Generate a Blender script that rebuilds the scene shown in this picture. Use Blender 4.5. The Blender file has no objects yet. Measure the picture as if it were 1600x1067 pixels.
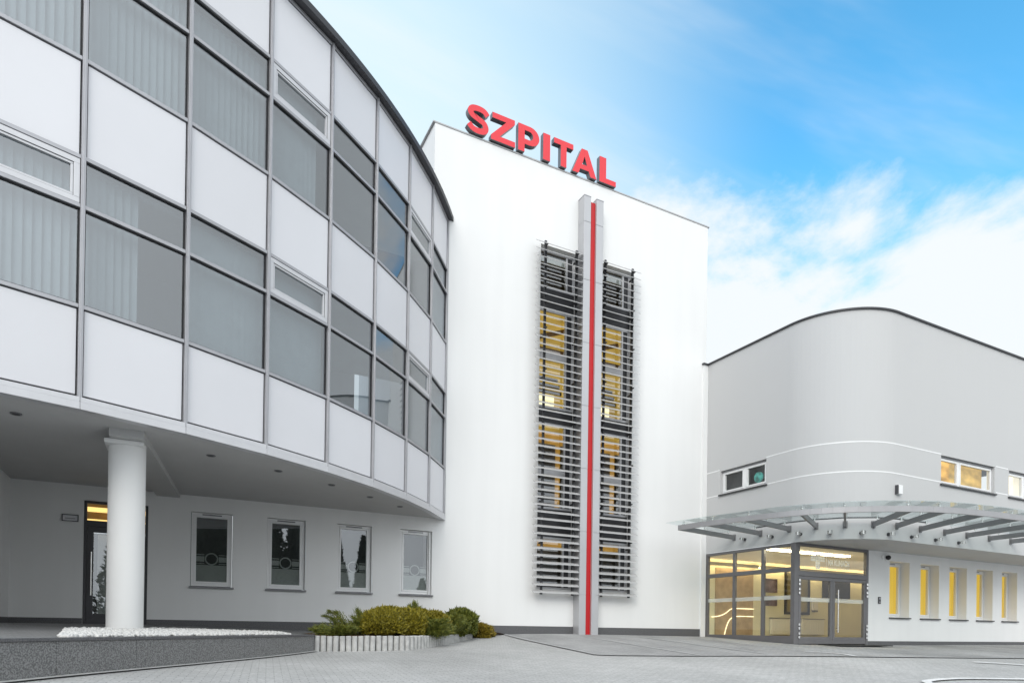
import bpy, bmesh, math, random
import numpy as np
from mathutils import Vector, Matrix
random.seed(7)
rng = np.random.default_rng(7)
SC = bpy.context.scene
COL = SC.collection
PI = math.pi

# ------------------------------------------------------------------ helpers
class MB:
    """collects faces; build() links them as ONE mesh object"""
    def __init__(s): s.v = []; s.f = []; s.m = []; s.k = 0
    def add(s, vs, fs, k=None):
        o = len(s.v); s.v += [tuple(map(float, p)) for p in vs]
        for f in fs: s.f.append(tuple(o + i for i in f)); s.m.append(s.k if k is None else k)
        return s
    def quad(s, a, b, c, d, k=None): return s.add([a, b, c, d], [(0, 1, 2, 3)], k)
    def poly(s, pts, k=None): return s.add(pts, [tuple(range(len(pts)))], k)
    def hexa(s, p, k=None):     # 8 points: bottom ring then top ring
        return s.add(p, [(3, 2, 1, 0), (4, 5, 6, 7), (0, 1, 5, 4), (1, 2, 6, 5), (2, 3, 7, 6), (3, 0, 4, 7)], k)
    def box(s, x0, y0, z0, x1, y1, z1, k=None):
        return s.hexa([(x0, y0, z0), (x1, y0, z0), (x1, y1, z0), (x0, y1, z0), (x0, y0, z1), (x1, y0, z1), (x1, y1, z1), (x0, y1, z1)], k)
    def seg(s, p, q, n, z0, z1, o0, o1, a=0., b=None, k=None):
        """box along the plan line p->q, between offsets o0..o1 along n, from a to b metres along"""
        p = np.array(p[:2], float); q = np.array(q[:2], float); n = np.array(n[:2], float)
        L = np.linalg.norm(q - p); d = (q - p) / L
        if b is None: b = L
        P = lambda t, o, z: (*(p + d * t + n * o), z)
        return s.hexa([P(a, o0, z0), P(b, o0, z0), P(b, o1, z0), P(a, o1, z0), P(a, o0, z1), P(b, o0, z1), P(b, o1, z1), P(a, o1, z1)], k)
    def ring(s, p, q, n, z0, z1, w, o0, o1, a=0., b=None, k=None):
        L = math.dist(p[:2], q[:2])
        if b is None: b = L
        s.seg(p, q, n, z0, z0 + w, o0, o1, a, b, k); s.seg(p, q, n, z1 - w, z1, o0, o1, a, b, k)
        s.seg(p, q, n, z0 + w, z1 - w, o0, o1, a, a + w, k); s.seg(p, q, n, z0 + w, z1 - w, o0, o1, b - w, b, k)
        return s
    def bar(s, a, b, w, h, k=None):
        """bar of width w, height h from a to b (3D), cross-section upright"""
        a = Vector(a); b = Vector(b); d = (b - a).normalized(); r = d.cross(Vector((0, 0, 1)))
        r = r.normalized() if r.length > 1e-6 else Vector((1, 0, 0)); u = r.cross(d)
        r = r * w / 2; u = u * h / 2
        return s.hexa([a - r - u, b - r - u, b + r - u, a + r - u, a - r + u, b - r + u, b + r + u, a + r + u], k)
    def tube(s, path, r, n=10, k=None, caps=True):
        path = [Vector(p) for p in path]; R = r if isinstance(r, (list, tuple)) else [r] * len(path); rings = []
        ref = Vector((0, 0, 1))
        d0 = (path[1] - path[0]).normalized()
        if abs(d0.dot(ref)) > .9: ref = Vector((1, 0, 0))
        for i, p in enumerate(path):
            d = (path[min(i + 1, len(path) - 1)] - path[max(i - 1, 0)]).normalized()
            x = d.cross(ref).normalized(); y = x.cross(d)
            rings.append([p + (x * math.cos(2 * PI * j / n) + y * math.sin(2 * PI * j / n)) * R[i] for j in range(n)])
        vs = [v for rg in rings for v in rg]; fs = []
        for i in range(len(path) - 1):
            for j in range(n):
                a = i * n + j; b = i * n + (j + 1) % n; fs.append((a, b, b + n, a + n))
        if caps: fs.append(tuple(range(n - 1, -1, -1))); fs.append(tuple(range(len(vs) - n, len(vs))))
        return s.add(vs, fs, k)
    def extrude(s, pts, vec, k=None):
        n = len(pts); vec = Vector(vec); a = [Vector(p) for p in pts]; b = [p + vec for p in a]
        fs = [tuple(range(n - 1, -1, -1)), tuple(range(n, 2 * n))] + [(i, (i + 1) % n, n + (i + 1) % n, n + i) for i in range(n)]
        return s.add(a + b, fs, k)
    def build(s, name, mats, parent=None, bevel=0, smooth=False, angle=None):
        me = bpy.data.meshes.new(name)
        o = bpy.data.objects.new(name, me)
        off = Vector((0, 0, 0)); p = parent
        while p is not None: off += p.location; p = p.parent
        me.from_pydata([(v[0] - off.x, v[1] - off.y, v[2] - off.z) for v in s.v], [], s.f)
        for m in (mats if isinstance(mats, (list, tuple)) else [mats]): me.materials.append(m)
        me.polygons.foreach_set('material_index', s.m)
        if smooth: me.polygons.foreach_set('use_smooth', [True] * len(s.f))
        if 'pane' in name and 'panel' not in name:      # outward normals, so the coating reflects on the outer face
            b = bmesh.new(); b.from_mesh(me); bmesh.ops.recalc_face_normals(b, faces=b.faces); b.to_mesh(me); b.free()
        me.update()
        COL.objects.link(o); o.parent = parent
        if bevel:
            b = o.modifiers.new('edge', 'BEVEL'); b.width = bevel; b.segments = 2; b.limit_method = 'ANGLE'
        if angle is not None:
            me.polygons.foreach_set('use_smooth', [True] * len(s.f))
            me.set_sharp_from_angle(angle=math.radians(angle))
        return o

def thing(name, label, cat, loc=(0, 0, 0), group=None):
    o = bpy.data.objects.new(name, None); COL.objects.link(o); o.location = loc; o.empty_display_size = .2
    o['label'] = label; o['category'] = cat
    if group: o['group'] = group
    bpy.context.view_layer.update()
    return o
def tag(o, label=None, cat=None, group=None, kind=None):
    for k, v in (('label', label), ('category', cat), ('group', group), ('kind', kind)):
        if v: o[k] = v
    return o
def rebase(o, loc):
    """put a mesh thing's origin at loc"""
    l = Vector(loc); o.data.transform(Matrix.Translation(-l)); o.location = l; return o

def arc_pts(cx, cy, r, a0, a1, n): return [(cx + r * math.cos(a0 + (a1 - a0) * i / n), cy + r * math.sin(a0 + (a1 - a0) * i / n)) for i in range(n + 1)]

def path_wall(mb, path, z0, z1, holes=(), reveal=.15, k=0, kr=None):
    """wall sheet along a plan path (outside on the right-hand side), with rectangular holes and reveals"""
    S = [0.]
    for a, b in zip(path, path[1:]): S.append(S[-1] + math.dist(a, b))
    def at(t):
        i = max(0, min(len(S) - 2, int(np.searchsorted(S, t, side='right')) - 1))
        f = (t - S[i]) / (S[i + 1] - S[i]); a, b = path[i], path[i + 1]
        return (a[0] + (b[0] - a[0]) * f, a[1] + (b[1] - a[1]) * f), ((b[1] - a[1]) / (S[i + 1] - S[i]), -(b[0] - a[0]) / (S[i + 1] - S[i]))
    sc = sorted({round(x, 5) for x in S} | {round(x, 5) for h in holes for x in h[:2]})
    zc = sorted({z0, z1} | {z for h in holes for z in h[2:4]})
    zc = [z for z in zc if z0 <= z <= z1]
    for a, b in zip(sc, sc[1:]):
        for c, d in zip(zc, zc[1:]):
            m, mz = (a + b) / 2, (c + d) / 2
            if any(h[0] < m < h[1] and h[2] < mz < h[3] for h in holes): continue
            pa, pb = at(a)[0], at(b - 1e-9)[0]
            mb.quad((*pa, c), (*pb, c), (*pb, d), (*pa, d), k)
    for h in holes:
        pa, n = at(h[0] + 1e-6); pb = at(h[1] - 1e-6)[0]
        ia = (pa[0] - n[0] * reveal, pa[1] - n[1] * reveal); ib = (pb[0] - n[0] * reveal, pb[1] - n[1] * reveal)
        kk = k if kr is None else kr
        mb.quad((*pa, h[2]), (*ia, h[2]), (*ia, h[3]), (*pa, h[3]), kk); mb.quad((*pb, h[2]), (*pb, h[3]), (*ib, h[3]), (*ib, h[2]), kk)
        mb.quad((*pa, h[3]), (*ia, h[3]), (*ib, h[3]), (*pb, h[3]), kk); mb.quad((*pa, h[2]), (*pb, h[2]), (*ib, h[2]), (*ia, h[2]), kk)
    return at

# ------------------------------------------------------------------ materials
def newmat(name):
    m = bpy.data.materials.new(name); m.use_nodes = True; nt = m.node_tree
    return m, nt, nt.nodes, nt.links, nt.nodes['Principled BSDF']
def plain(name, col, rough=.6, metal=0., noise=0., nscale=6., bump=0., bscale=80., coat=0.):
    m, nt, N, L, P = newmat(name)
    P.inputs['Base Color'].default_value = (*col, 1); P.inputs['Roughness'].default_value = rough; P.inputs['Metallic'].default_value = metal
    if coat: P.inputs['Coat Weight'].default_value = coat; P.inputs['Coat Roughness'].default_value = .15
    geo = N.new('ShaderNodeNewGeometry')
    if noise:
        t = N.new('ShaderNodeTexNoise'); t.inputs['Scale'].default_value = nscale; t.inputs['Detail'].default_value = 5; L.new(geo.outputs['Position'], t.inputs['Vector'])
        r = N.new('ShaderNodeMapRange'); r.inputs['From Min'].default_value = .3; r.inputs['From Max'].default_value = .7
        r.inputs['To Min'].default_value = 1 - noise; r.inputs['To Max'].default_value = 1 + noise; L.new(t.outputs['Fac'], r.inputs['Value'])
        x = N.new('ShaderNodeVectorMath'); x.operation = 'SCALE'; x.inputs[0].default_value = col; L.new(r.outputs[0], x.inputs['Scale'])
        L.new(x.outputs[0], P.inputs['Base Color'])
        r2 = N.new('ShaderNodeMapRange'); r2.inputs['To Min'].default_value = max(0, rough - .08); r2.inputs['To Max'].default_value = min(1, rough + .08)
        L.new(t.outputs['Fac'], r2.inputs['Value']); L.new(r2.outputs[0], P.inputs['Roughness'])
    if bump:
        t = N.new('ShaderNodeTexNoise'); t.inputs['Scale'].default_value = bscale; t.inputs['Detail'].default_value = 3; L.new(geo.outputs['Position'], t.inputs['Vector'])
        b = N.new('ShaderNodeBump'); b.inputs['Strength'].default_value = bump; b.inputs['Distance'].default_value = .01
        L.new(t.outputs['Fac'], b.inputs['Height']); L.new(b.outputs[0], P.inputs['Normal'])
    return m

def stucco(name, col, streak=.05):
    m, nt, N, L, P = newmat(name); P.inputs['Roughness'].default_value = .9
    geo = N.new('ShaderNodeNewGeometry')
    mp = N.new('ShaderNodeMapping'); mp.inputs['Scale'].default_value = (2.2, 2.2, .16); L.new(geo.outputs['Position'], mp.inputs['Vector'])
    t1 = N.new('ShaderNodeTexNoise'); t1.inputs['Scale'].default_value = 1.3; t1.inputs['Detail'].default_value = 6; L.new(mp.outputs[0], t1.inputs['Vector'])
    t2 = N.new('ShaderNodeTexNoise'); t2.inputs['Scale'].default_value = .45; t2.inputs['Detail'].default_value = 6; L.new(geo.outputs['Position'], t2.inputs['Vector'])
    a = N.new('ShaderNodeMath'); a.operation = 'ADD'; L.new(t1.outputs['Fac'], a.inputs[0]); L.new(t2.outputs['Fac'], a.inputs[1])
    r = N.new('ShaderNodeMapRange'); r.inputs['From Min'].default_value = .7; r.inputs['From Max'].default_value = 1.3
    r.inputs['To Min'].default_value = 1 - streak; r.inputs['To Max'].default_value = 1 + streak * .5; L.new(a.outputs[0], r.inputs['Value'])
    x = N.new('ShaderNodeVectorMath'); x.operation = 'SCALE'; x.inputs[0].default_value = col; L.new(r.outputs[0], x.inputs['Scale']); L.new(x.outputs[0], P.inputs['Base Color'])
    t3 = N.new('ShaderNodeTexNoise'); t3.inputs['Scale'].default_value = 160; t3.inputs['Detail'].default_value = 2; L.new(geo.outputs['Position'], t3.inputs['Vector'])
    t4 = N.new('ShaderNodeTexNoise'); t4.inputs['Scale'].default_value = 1.1; t4.inputs['Detail'].default_value = 3; L.new(geo.outputs['Position'], t4.inputs['Vector'])
    b = N.new('ShaderNodeBump'); b.inputs['Strength'].default_value = .35; b.inputs['Distance'].default_value = .004; L.new(t3.outputs['Fac'], b.inputs['Height'])
    b2 = N.new('ShaderNodeBump'); b2.inputs['Strength'].default_value = .35; b2.inputs['Distance'].default_value = .02; L.new(t4.outputs['Fac'], b2.inputs['Height']); L.new(b.outputs[0], b2.inputs['Normal'])
    L.new(b2.outputs[0], P.inputs['Normal'])
    return m

def glass(name, tint, ior, wav=.0):
    m, nt, N, L, P = newmat(name); N.remove(P); out = N['Material Output']
    tr = N.new('ShaderNodeBsdfTransparent'); tr.inputs['Color'].default_value = (*tint, 1)
    gl = N.new('ShaderNodeBsdfGlossy'); gl.inputs['Roughness'].default_value = .0; gl.inputs['Color'].default_value = (.95, .97, 1, 1)
    fr = N.new('ShaderNodeFresnel'); fr.inputs['IOR'].default_value = ior
    gb = N.new('ShaderNodeNewGeometry'); fm = N.new('ShaderNodeMath'); fm.operation = 'MULTIPLY_ADD'; fm.inputs[1].default_value = -1; fm.inputs[2].default_value = 1
    L.new(gb.outputs['Backfacing'], fm.inputs[0]); fk = N.new('ShaderNodeMath'); fk.operation = 'MULTIPLY'; L.new(fr.outputs[0], fk.inputs[0]); L.new(fm.outputs[0], fk.inputs[1])
    mx = N.new('ShaderNodeMixShader'); L.new(fk.outputs[0], mx.inputs[0]); L.new(tr.outputs[0], mx.inputs[1]); L.new(gl.outputs[0], mx.inputs[2]); L.new(mx.outputs[0], out.inputs['Surface'])
    if wav:
        geo = N.new('ShaderNodeNewGeometry'); t = N.new('ShaderNodeTexNoise'); t.inputs['Scale'].default_value = 1.2; t.inputs['Detail'].default_value = 1; L.new(geo.outputs['Position'], t.inputs['Vector'])
        b = N.new('ShaderNodeBump'); b.inputs['Strength'].default_value = wav; b.inputs['Distance'].default_value = .02; L.new(t.outputs['Fac'], b.inputs['Height'])
        L.new(b.outputs[0], gl.inputs['Normal'])
    return m

def emit(name, col, strength, noise=0., scale=(3, 3, 3)):
    m, nt, N, L, P = newmat(name)
    P.inputs['Base Color'].default_value = (*[c * .5 for c in col], 1); P.inputs['Emission Color'].default_value = (*col, 1); P.inputs['Emission Strength'].default_value = strength
    if noise:
        geo = N.new('ShaderNodeNewGeometry'); mp = N.new('ShaderNodeMapping'); mp.inputs['Scale'].default_value = scale; L.new(geo.outputs['Position'], mp.inputs['Vector'])
        t = N.new('ShaderNodeTexNoise'); t.inputs['Scale'].default_value = 1; t.inputs['Detail'].default_value = 3; L.new(mp.outputs[0], t.inputs['Vector'])
        r = N.new('ShaderNodeMapRange'); r.inputs['From Min'].default_value = .3; r.inputs['From Max'].default_value = .7; r.inputs['To Min'].default_value = strength * (1 - noise); r.inputs['To Max'].default_value = strength * (1 + noise)
        L.new(t.outputs['Fac'], r.inputs['Value']); L.new(r.outputs[0], P.inputs['Emission Strength'])
    return m

def paving(name, c1, c2, mortar, streak):
    m, nt, N, L, P = newmat(name); P.inputs['Roughness'].default_value = .85
    geo = N.new('ShaderNodeNewGeometry')
    rot = N.new('ShaderNodeMapping'); rot.inputs['Rotation'].default_value = (0, 0, .12); L.new(geo.outputs['Position'], rot.inputs['Vector'])
    br = N.new('ShaderNodeTexBrick'); br.inputs['Scale'].default_value = 1; br.inputs['Brick Width'].default_value = .2; br.inputs['Row Height'].default_value = .1
    br.inputs['Mortar Size'].default_value = .006; br.inputs['Mortar Smooth'].default_value = .3; br.inputs['Bias'].default_value = 0
    br.inputs['Color1'].default_value = (*c1, 1); br.inputs['Color2'].default_value = (*c2, 1); br.inputs['Mortar'].default_value = (*mortar, 1); L.new(rot.outputs[0], br.inputs['Vector'])
    t = N.new('ShaderNodeTexNoise'); t.inputs['Scale'].default_value = .55; t.inputs['Detail'].default_value = 7; t.inputs['Roughness'].default_value = .62
    mp = N.new('ShaderNodeMapping'); mp.inputs['Scale'].default_value = (1, .55, 1); L.new(geo.outputs['Position'], mp.inputs['Vector']); L.new(mp.outputs[0], t.inputs['Vector'])
    r = N.new('ShaderNodeMapRange'); r.inputs['From Min'].default_value = .3; r.inputs['From Max'].default_value = .7; r.inputs['To Min'].default_value = 1 - streak; r.inputs['To Max'].default_value = 1 + streak; L.new(t.outputs['Fac'], r.inputs['Value'])
    t2 = N.new('ShaderNodeTexNoise'); t2.inputs['Scale'].default_value = 26; t2.inputs['Detail'].default_value = 4; L.new(geo.outputs['Position'], t2.inputs['Vector'])
    r2 = N.new('ShaderNodeMapRange'); r2.inputs['From Min'].default_value = .35; r2.inputs['From Max'].default_value = .65; r2.inputs['To Min'].default_value = .86; r2.inputs['To Max'].default_value = 1.12; L.new(t2.outputs['Fac'], r2.inputs['Value'])
    mu = N.new('ShaderNodeMath'); mu.operation = 'MULTIPLY'; L.new(r.outputs[0], mu.inputs[0]); L.new(r2.outputs[0], mu.inputs[1])
    x = N.new('ShaderNodeVectorMath'); x.operation = 'SCALE'; L.new(br.outputs['Color'], x.inputs[0]); L.new(mu.outputs[0], x.inputs['Scale']); L.new(x.outputs[0], P.inputs['Base Color'])
    b = N.new('ShaderNodeBump'); b.inputs['Strength'].default_value = .5; b.inputs['Distance'].default_value = .006; L.new(br.outputs['Fac'], b.inputs['Height']); b.invert = True; L.new(b.outputs[0], P.inputs['Normal'])
    return m

def granite(name, a, b_, scale=90):
    m, nt, N, L, P = newmat(name); P.inputs['Roughness'].default_value = .55
    geo = N.new('ShaderNodeNewGeometry')
    v = N.new('ShaderNodeTexNoise'); v.inputs['Scale'].default_value = scale; v.inputs['Detail'].default_value = 3; L.new(geo.outputs['Position'], v.inputs['Vector'])
    cr = N.new('ShaderNodeValToRGB'); cr.color_ramp.elements[0].position = .40; cr.color_ramp.elements[1].position = .60
    cr.color_ramp.elements[0].color = (*a, 1); cr.color_ramp.elements[1].color = (*b_, 1); L.new(v.outputs['Fac'], cr.inputs[0]); L.new(cr.outputs[0], P.inputs['Base Color'])
    return m

def leafmat(name, c1, c2, c3, scale=9):
    m, nt, N, L, P = newmat(name); P.inputs['Roughness'].default_value = .6
    geo = N.new('ShaderNodeNewGeometry'); t = N.new('ShaderNodeTexNoise'); t.inputs['Scale'].default_value = scale; t.inputs['Detail'].default_value = 6; t.inputs['Roughness'].default_value = .7; L.new(geo.outputs['Position'], t.inputs['Vector'])
    cr = N.new('ShaderNodeValToRGB'); e = cr.color_ramp.elements; e[0].position = .35; e[1].position = .66; e[0].color = (*c1, 1); e[1].color = (*c3, 1); k = e.new(.5); k.color = (*c2, 1)
    L.new(t.outputs['Fac'], cr.inputs[0]); L.new(cr.outputs[0], P.inputs['Base Color'])
    return m

M = {}
M['white'] = stucco('white_render', (.80, .80, .795), .03)
M['grey'] = stucco('grey_render', (.52, .52, .52), .008)
M['soffit'] = stucco('soffit_paint', (.54, .54, .54), .04)
M['alu'] = plain('aluminium', (.40, .40, .42), .38, .55, .06, 4)
M['alu_light'] = plain('light_aluminium', (.60, .60, .62), .4, .3, .04, 4)
M['panel'] = plain('enamel_panel', (.70, .70, .73), .34, 0, .022, .6, .02, 3)
_nt = M['panel'].node_tree; _o = _nt.nodes.new('ShaderNodeObjectInfo'); _r = _nt.nodes.new('ShaderNodeMapRange'); _r.inputs['To Min'].default_value = .955; _r.inputs['To Max'].default_value = 1.02
_nt.links.new(_o.outputs['Random'], _r.inputs['Value']); _s = _nt.nodes.new('ShaderNodeVectorMath'); _s.operation = 'SCALE'
_src = _nt.nodes['Principled BSDF'].inputs['Base Color'].links[0].from_socket; _nt.links.new(_src, _s.inputs[0]); _nt.links.new(_r.outputs[0], _s.inputs['Scale']); _nt.links.new(_s.outputs[0], _nt.nodes['Principled BSDF'].inputs['Base Color'])
M['black'] = plain('rubber_gasket', (.012, .012, .014), .6)
M['cap'] = plain('dark_flashing', (.045, .045, .05), .5, .2, .1, 3)
M['steel'] = plain('painted_steel', (.20, .20, .205), .42, .3, .06, 5)
M['anthracite'] = plain('anthracite_frame', (.06, .06, .065), .45, .1, .08, 5)
M['doorgrey'] = plain('door_frame_grey', (.155, .15, .155), .42, .2, .06, 5)
M['plinth'] = granite('plinth_granite', (.075, .075, .08), (.13, .13, .135), 60)
M['granite'] = granite('granite', (.105, .105, .105), (.25, .25, .25), 60)
M['pvc'] = plain('white_plastic', (.80, .80, .80), .35, 0, .02, 3)
M['sill'] = plain('metal_sill', (.23, .23, .24), .4, .5, .1, 6)
M['sill_dark'] = plain('dark_sill', (.05, .05, .052), .4, .2, .1, 6)
M['red'] = plain('red_panel', (.50, .002, .006), .4, 0, .05, 2)
M['fin'] = plain('composite_panel', (.47, .47, .485), .36, .35, .03, 1.5)
M['louvre'] = plain('louvre_aluminium', (.50, .50, .50), .42, .25, .06, 5)
M['louvre_arm'] = plain('louvre_bracket', (.05, .05, .055), .5, .2)
M['slate'] = plain('dark_infill_panel', (.045, .045, .05), .4, .1, .15, 2)
M['letter'] = plain('red_letter_face', (.74, .035, .05), .4, 0, .03, 2)
M['letter_side'] = plain('letter_return', (.20, .20, .21), .4, .5)
M['chrome'] = plain('brushed_steel', (.75, .74, .72), .22, .95)
M['glass'] = glass('tinted_glass', (.69, .735, .755), 2.8, .03)
M['glass_clear'] = glass('clear_glass', (.95, .96, .95), 1.6, .02)
M['glass_dark'] = glass('window_glass', (.78, .80, .79), 2.3, .03)
M['glass_canopy'] = glass('canopy_glass', (.90, .94, .935), 1.75)
M['film'] = plain('frosted_film', (.62, .63, .62), .5, 0, .05, 5)
M['film_white'] = plain('white_film', (.55, .56, .54), .5)
_nt = M['film_white'].node_tree; _t = _nt.nodes.new('ShaderNodeBsdfTranslucent'); _t.inputs['Color'].default_value = (.42, .42, .40, 1); _m = _nt.nodes.new('ShaderNodeAddShader')
_nt.links.new(_nt.nodes['Principled BSDF'].outputs[0], _m.inputs[0]); _nt.links.new(_t.outputs[0], _m.inputs[1]); _nt.links.new(_m.outputs[0], _nt.nodes['Material Output'].inputs['Surface'])
_nt.nodes['Principled BSDF'].inputs['Alpha'].default_value = 1
def translucent(name, col, fac):
    m, nt, N, L, P = newmat(name); P.inputs['Base Color'].default_value = (*col, 1); P.inputs['Roughness'].default_value = .5
    tr = N.new('ShaderNodeBsdfTransparent'); mx = N.new('ShaderNodeMixShader'); mx.inputs[0].default_value = fac
    L.new(tr.outputs[0], mx.inputs[1]); L.new(P.outputs[0], mx.inputs[2]); L.new(mx.outputs[0], N['Material Output'].inputs['Surface']); return m
M['band'] = translucent('translucent_band', (.80, .83, .80), .38)
M['blind'] = plain('vertical_blind', (.66, .67, .665), .8, 0, .05, 5)
M['room'] = plain('room_wall', (.62, .62, .60), .9, 0, .1, 1)
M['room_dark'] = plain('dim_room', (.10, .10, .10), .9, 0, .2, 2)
M['gravel'] = plain('white_pebbles', (.60, .595, .58), .7, 0, .12, 30)
M['terrace'] = paving('terrace_paving', (.20, .20, .20), (.165, .165, .165), (.11, .11, .11), .15)
M['pave'] = paving('concrete_paving', (.445, .445, .44), (.395, .395, .39), (.26, .26, .255), .15)
M['apron'] = paving('dark_paving', (.36, .36, .36), (.31, .31, .31), (.20, .20, .20), .28)
M['mark'] = plain('worn_white_paint', (.68, .68, .68), .8, 0, .18, 14)
M['line'] = plain('grey_line', (.40, .40, .40), .8, 0, .2, 10)
M['kerb'] = plain('edging_concrete', (.45, .45, .44), .9, 0, .16, 9, .5, 70)
M['soil'] = plain('bark_mulch', (.10, .055, .03), .95, 0, .5, 40, 1, 30)
M['thuja'] = leafmat('thuja_foliage', (.06, .062, .006), (.22, .19, .014), (.46, .37, .03), 24)
M['thuja_green'] = leafmat('green_thuja_foliage', (.035, .055, .006), (.11, .13, .014), (.25, .235, .03), 20)
M['juniper'] = leafmat('juniper_foliage', (.045, .065, .008), (.125, .15, .02), (.27, .245, .035), 18)
M['yellow'] = leafmat('golden_foliage', (.12, .10, .01), (.24, .18, .015), (.38, .27, .025), 16)
M['conifer'] = leafmat('conifer_foliage', (.012, .02, .01), (.022, .035, .014), (.035, .05, .02), 3)
M['bark'] = plain('bark', (.09, .06, .04), .9, 0, .3, 20)
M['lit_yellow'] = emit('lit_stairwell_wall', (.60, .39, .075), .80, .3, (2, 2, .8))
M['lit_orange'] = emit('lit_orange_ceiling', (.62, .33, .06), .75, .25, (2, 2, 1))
M['lit_lamp'] = emit('lamp_tube', (1, .86, .52), 1.6)
M['lit_blind'] = emit('lit_yellow_blind', (.62, .405, .035), .80, .14, (14, 14, .4))
M['lit_window'] = emit('lit_amber_room', (.66, .43, .12), .72, .5, (2.2, 2.2, 4))
M['lit_pale'] = emit('lit_pale_room', (.95, .88, .72), .75, .15, (2, 2, 2))
M['hall'] = plain('hall_brown', (.30, .18, .05), .8, 0, .2, 5)
M['teal'] = emit('teal_screen_glow', (.045, .26, .23), .55, .95, (8, 8, 8))
M['cream'] = plain('lobby_cream_wall', (.80, .78, .58), .8, 0, .06, 1)
M['wood'] = plain('lobby_wood', (.46, .34, .21), .5, 0, .15, 5)
M['lobby_floor'] = plain('lobby_floor_tile', (.30, .26, .20), .3, 0, .1, 4)
M['radiator'] = plain('radiator_enamel', (.82, .82, .75), .4)
M['picture'] = plain('muted_print', (.18, .14, .17), .6, 0, .5, 3)
M['picture_dark'] = plain('dark_print', (.012, .009, .007), .8, 0, .9, 5)
M['mirror'] = plain('cabinet_glass', (.30, .30, .27), .12, .6)
M['ceiling'] = plain('lobby_ceiling', (.62, .58, .46), .8)
M['stretch'] = emit('ceiling_fill_glow', (1, .86, .58), .20, .25, (.5, .5, 1))  # glow added to the plain ceiling as fill light for the lobby

# ------------------------------------------------------------------ ground
CT = np.array([(9, 17, -.15), (12.5, 17, -.155), (16.2, 17, -.19), (16.2, 15.2, -.27), (16.2, 13.4, -.355), (19.5, 13.4, -.38), (24, 13.4, -.36), (30, 13.4, -.36), (40, 13.4, -.4), (8.3, 16.3, -.24), (2.5, 13.3, -.51), (5, 13.0, -.48), (-1.54, 8.0, -.62), (-4, 4.5, -.8), (4.5, 9, -.70), (0, 0, -1.2), (12, 9, -.60), (20, 8, -.62), (30, 6, -.7), (10, 3, -1.0), (20, 0, -1.1), (-10, -5, -1.3), (10, -12, -1.3), (30, -10, -1.3), (45, 0, -1.1)])
def _U(r2): return np.where(r2 > 0, r2 * np.log(r2 + 1e-12) * .5, 0)
_n = len(CT); _D = ((CT[:, None, :2] - CT[None, :, :2]) ** 2).sum(-1); _A = np.zeros((_n + 3, _n + 3))
_A[:_n, :_n] = _U(_D) + np.eye(_n) * .5; _A[:_n, _n] = 1; _A[:_n, _n + 1:] = CT[:, :2]; _A[_n, :_n] = 1; _A[_n + 1:, :_n] = CT[:, :2].T
_W = np.linalg.solve(_A, np.r_[CT[:, 2], 0, 0, 0])
def gz(x, y):
    z = float(_W[:_n] @ _U((CT[:, 0] - x) ** 2 + (CT[:, 1] - y) ** 2) + _W[_n] + _W[_n + 1] * x + _W[_n + 2] * y)
    # far away the terrain levels out
    d = max(0, -14 - x, x - 46, -16 - y, y - 19); f = min(1, d / 10)
    return max(-1.5, min(.2, z)) * (1 - f) - 1.3 * f
RET0, RET1 = (-5.2, 3.45), (2.50, 13.36)          # front line of the retaining wall
def ground():
    xs = np.r_[-400, -120, -50, -30, np.arange(-20, 46.1, .6), 60, 90, 160, 420]
    ys = np.r_[-400, -120, -60, -35, np.arange(-24, 20.1, .6), 30, 60, 140, 420]
    vs = [(x, y, gz(x, y)) for y in ys for x in xs]; nx = len(xs); fs = []
    for j in range(len(ys) - 1):
        for i in range(nx - 1):
            cx, cy = (xs[i] + xs[i + 1]) / 2, (ys[j] + ys[j + 1]) / 2
            if xs[i] >= 16.8 and ys[j] >= 14 and xs[i + 1] < 45 and ys[j + 1] <= 20: continue
            fs.append((j * nx + i, j * nx + i + 1, (j + 1) * nx + i + 1, (j + 1) * nx + i))
    tag(MB().add(vs, fs).build('ground', M['pave'], smooth=True), kind='structure')
ground()
def sheet(name, A, B, nu, nv, mat, dz, kind='structure', **kw):
    """sheet on the ground between two plan polylines"""
    def samp(P, t):
        S = [0.]
        for a, b in zip(P, P[1:]): S.append(S[-1] + math.dist(a, b))
        t *= S[-1]; i = min(len(P) - 2, max(0, int(np.searchsorted(S, t, side='right')) - 1)); f = (t - S[i]) / (S[i + 1] - S[i])
        return P[i][0] + (P[i + 1][0] - P[i][0]) * f, P[i][1] + (P[i + 1][1] - P[i][1]) * f
    vs = []; fs = []
    for u in range(nu + 1):
        a = samp(A, u / nu); b = samp(B, u / nu)
        for v in range(nv + 1):
            x = a[0] + (b[0] - a[0]) * v / nv; y = a[1] + (b[1] - a[1]) * v / nv; vs.append((x, y, gz(x, y) + dz))
    for u in range(nu):
        for v in range(nv):
            k = u * (nv + 1) + v; fs.append((k, k + nv + 1, k + nv + 2, k + 1))
    return tag(MB().add(vs, fs).build(name, mat, smooth=True), kind=kind, **kw)
BND = [(7.83, 11.3), (9.5, 10.76), (11.64, 10.29), (15.0, 9.56), (19.5, 8.8), (26, 8.2), (40, 7.8)]
sheet('driveway', [(8.5, 16.9), (12, 16.9), (16.1, 16.9)], [(7.83, 11.3), (9.5, 10.76), (11.64, 10.29)], 50, 36, M['apron'], .012)
sheet('driveway', [(16.1, 16.9), (16.12, 13.3), (19.5, 13.3), (26, 13.3), (40, 13.3)], [(11.64, 10.29), (15.0, 9.56), (19.5, 8.8), (26, 8.2), (40, 7.8)], 80, 24, M['apron'], .016)
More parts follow.
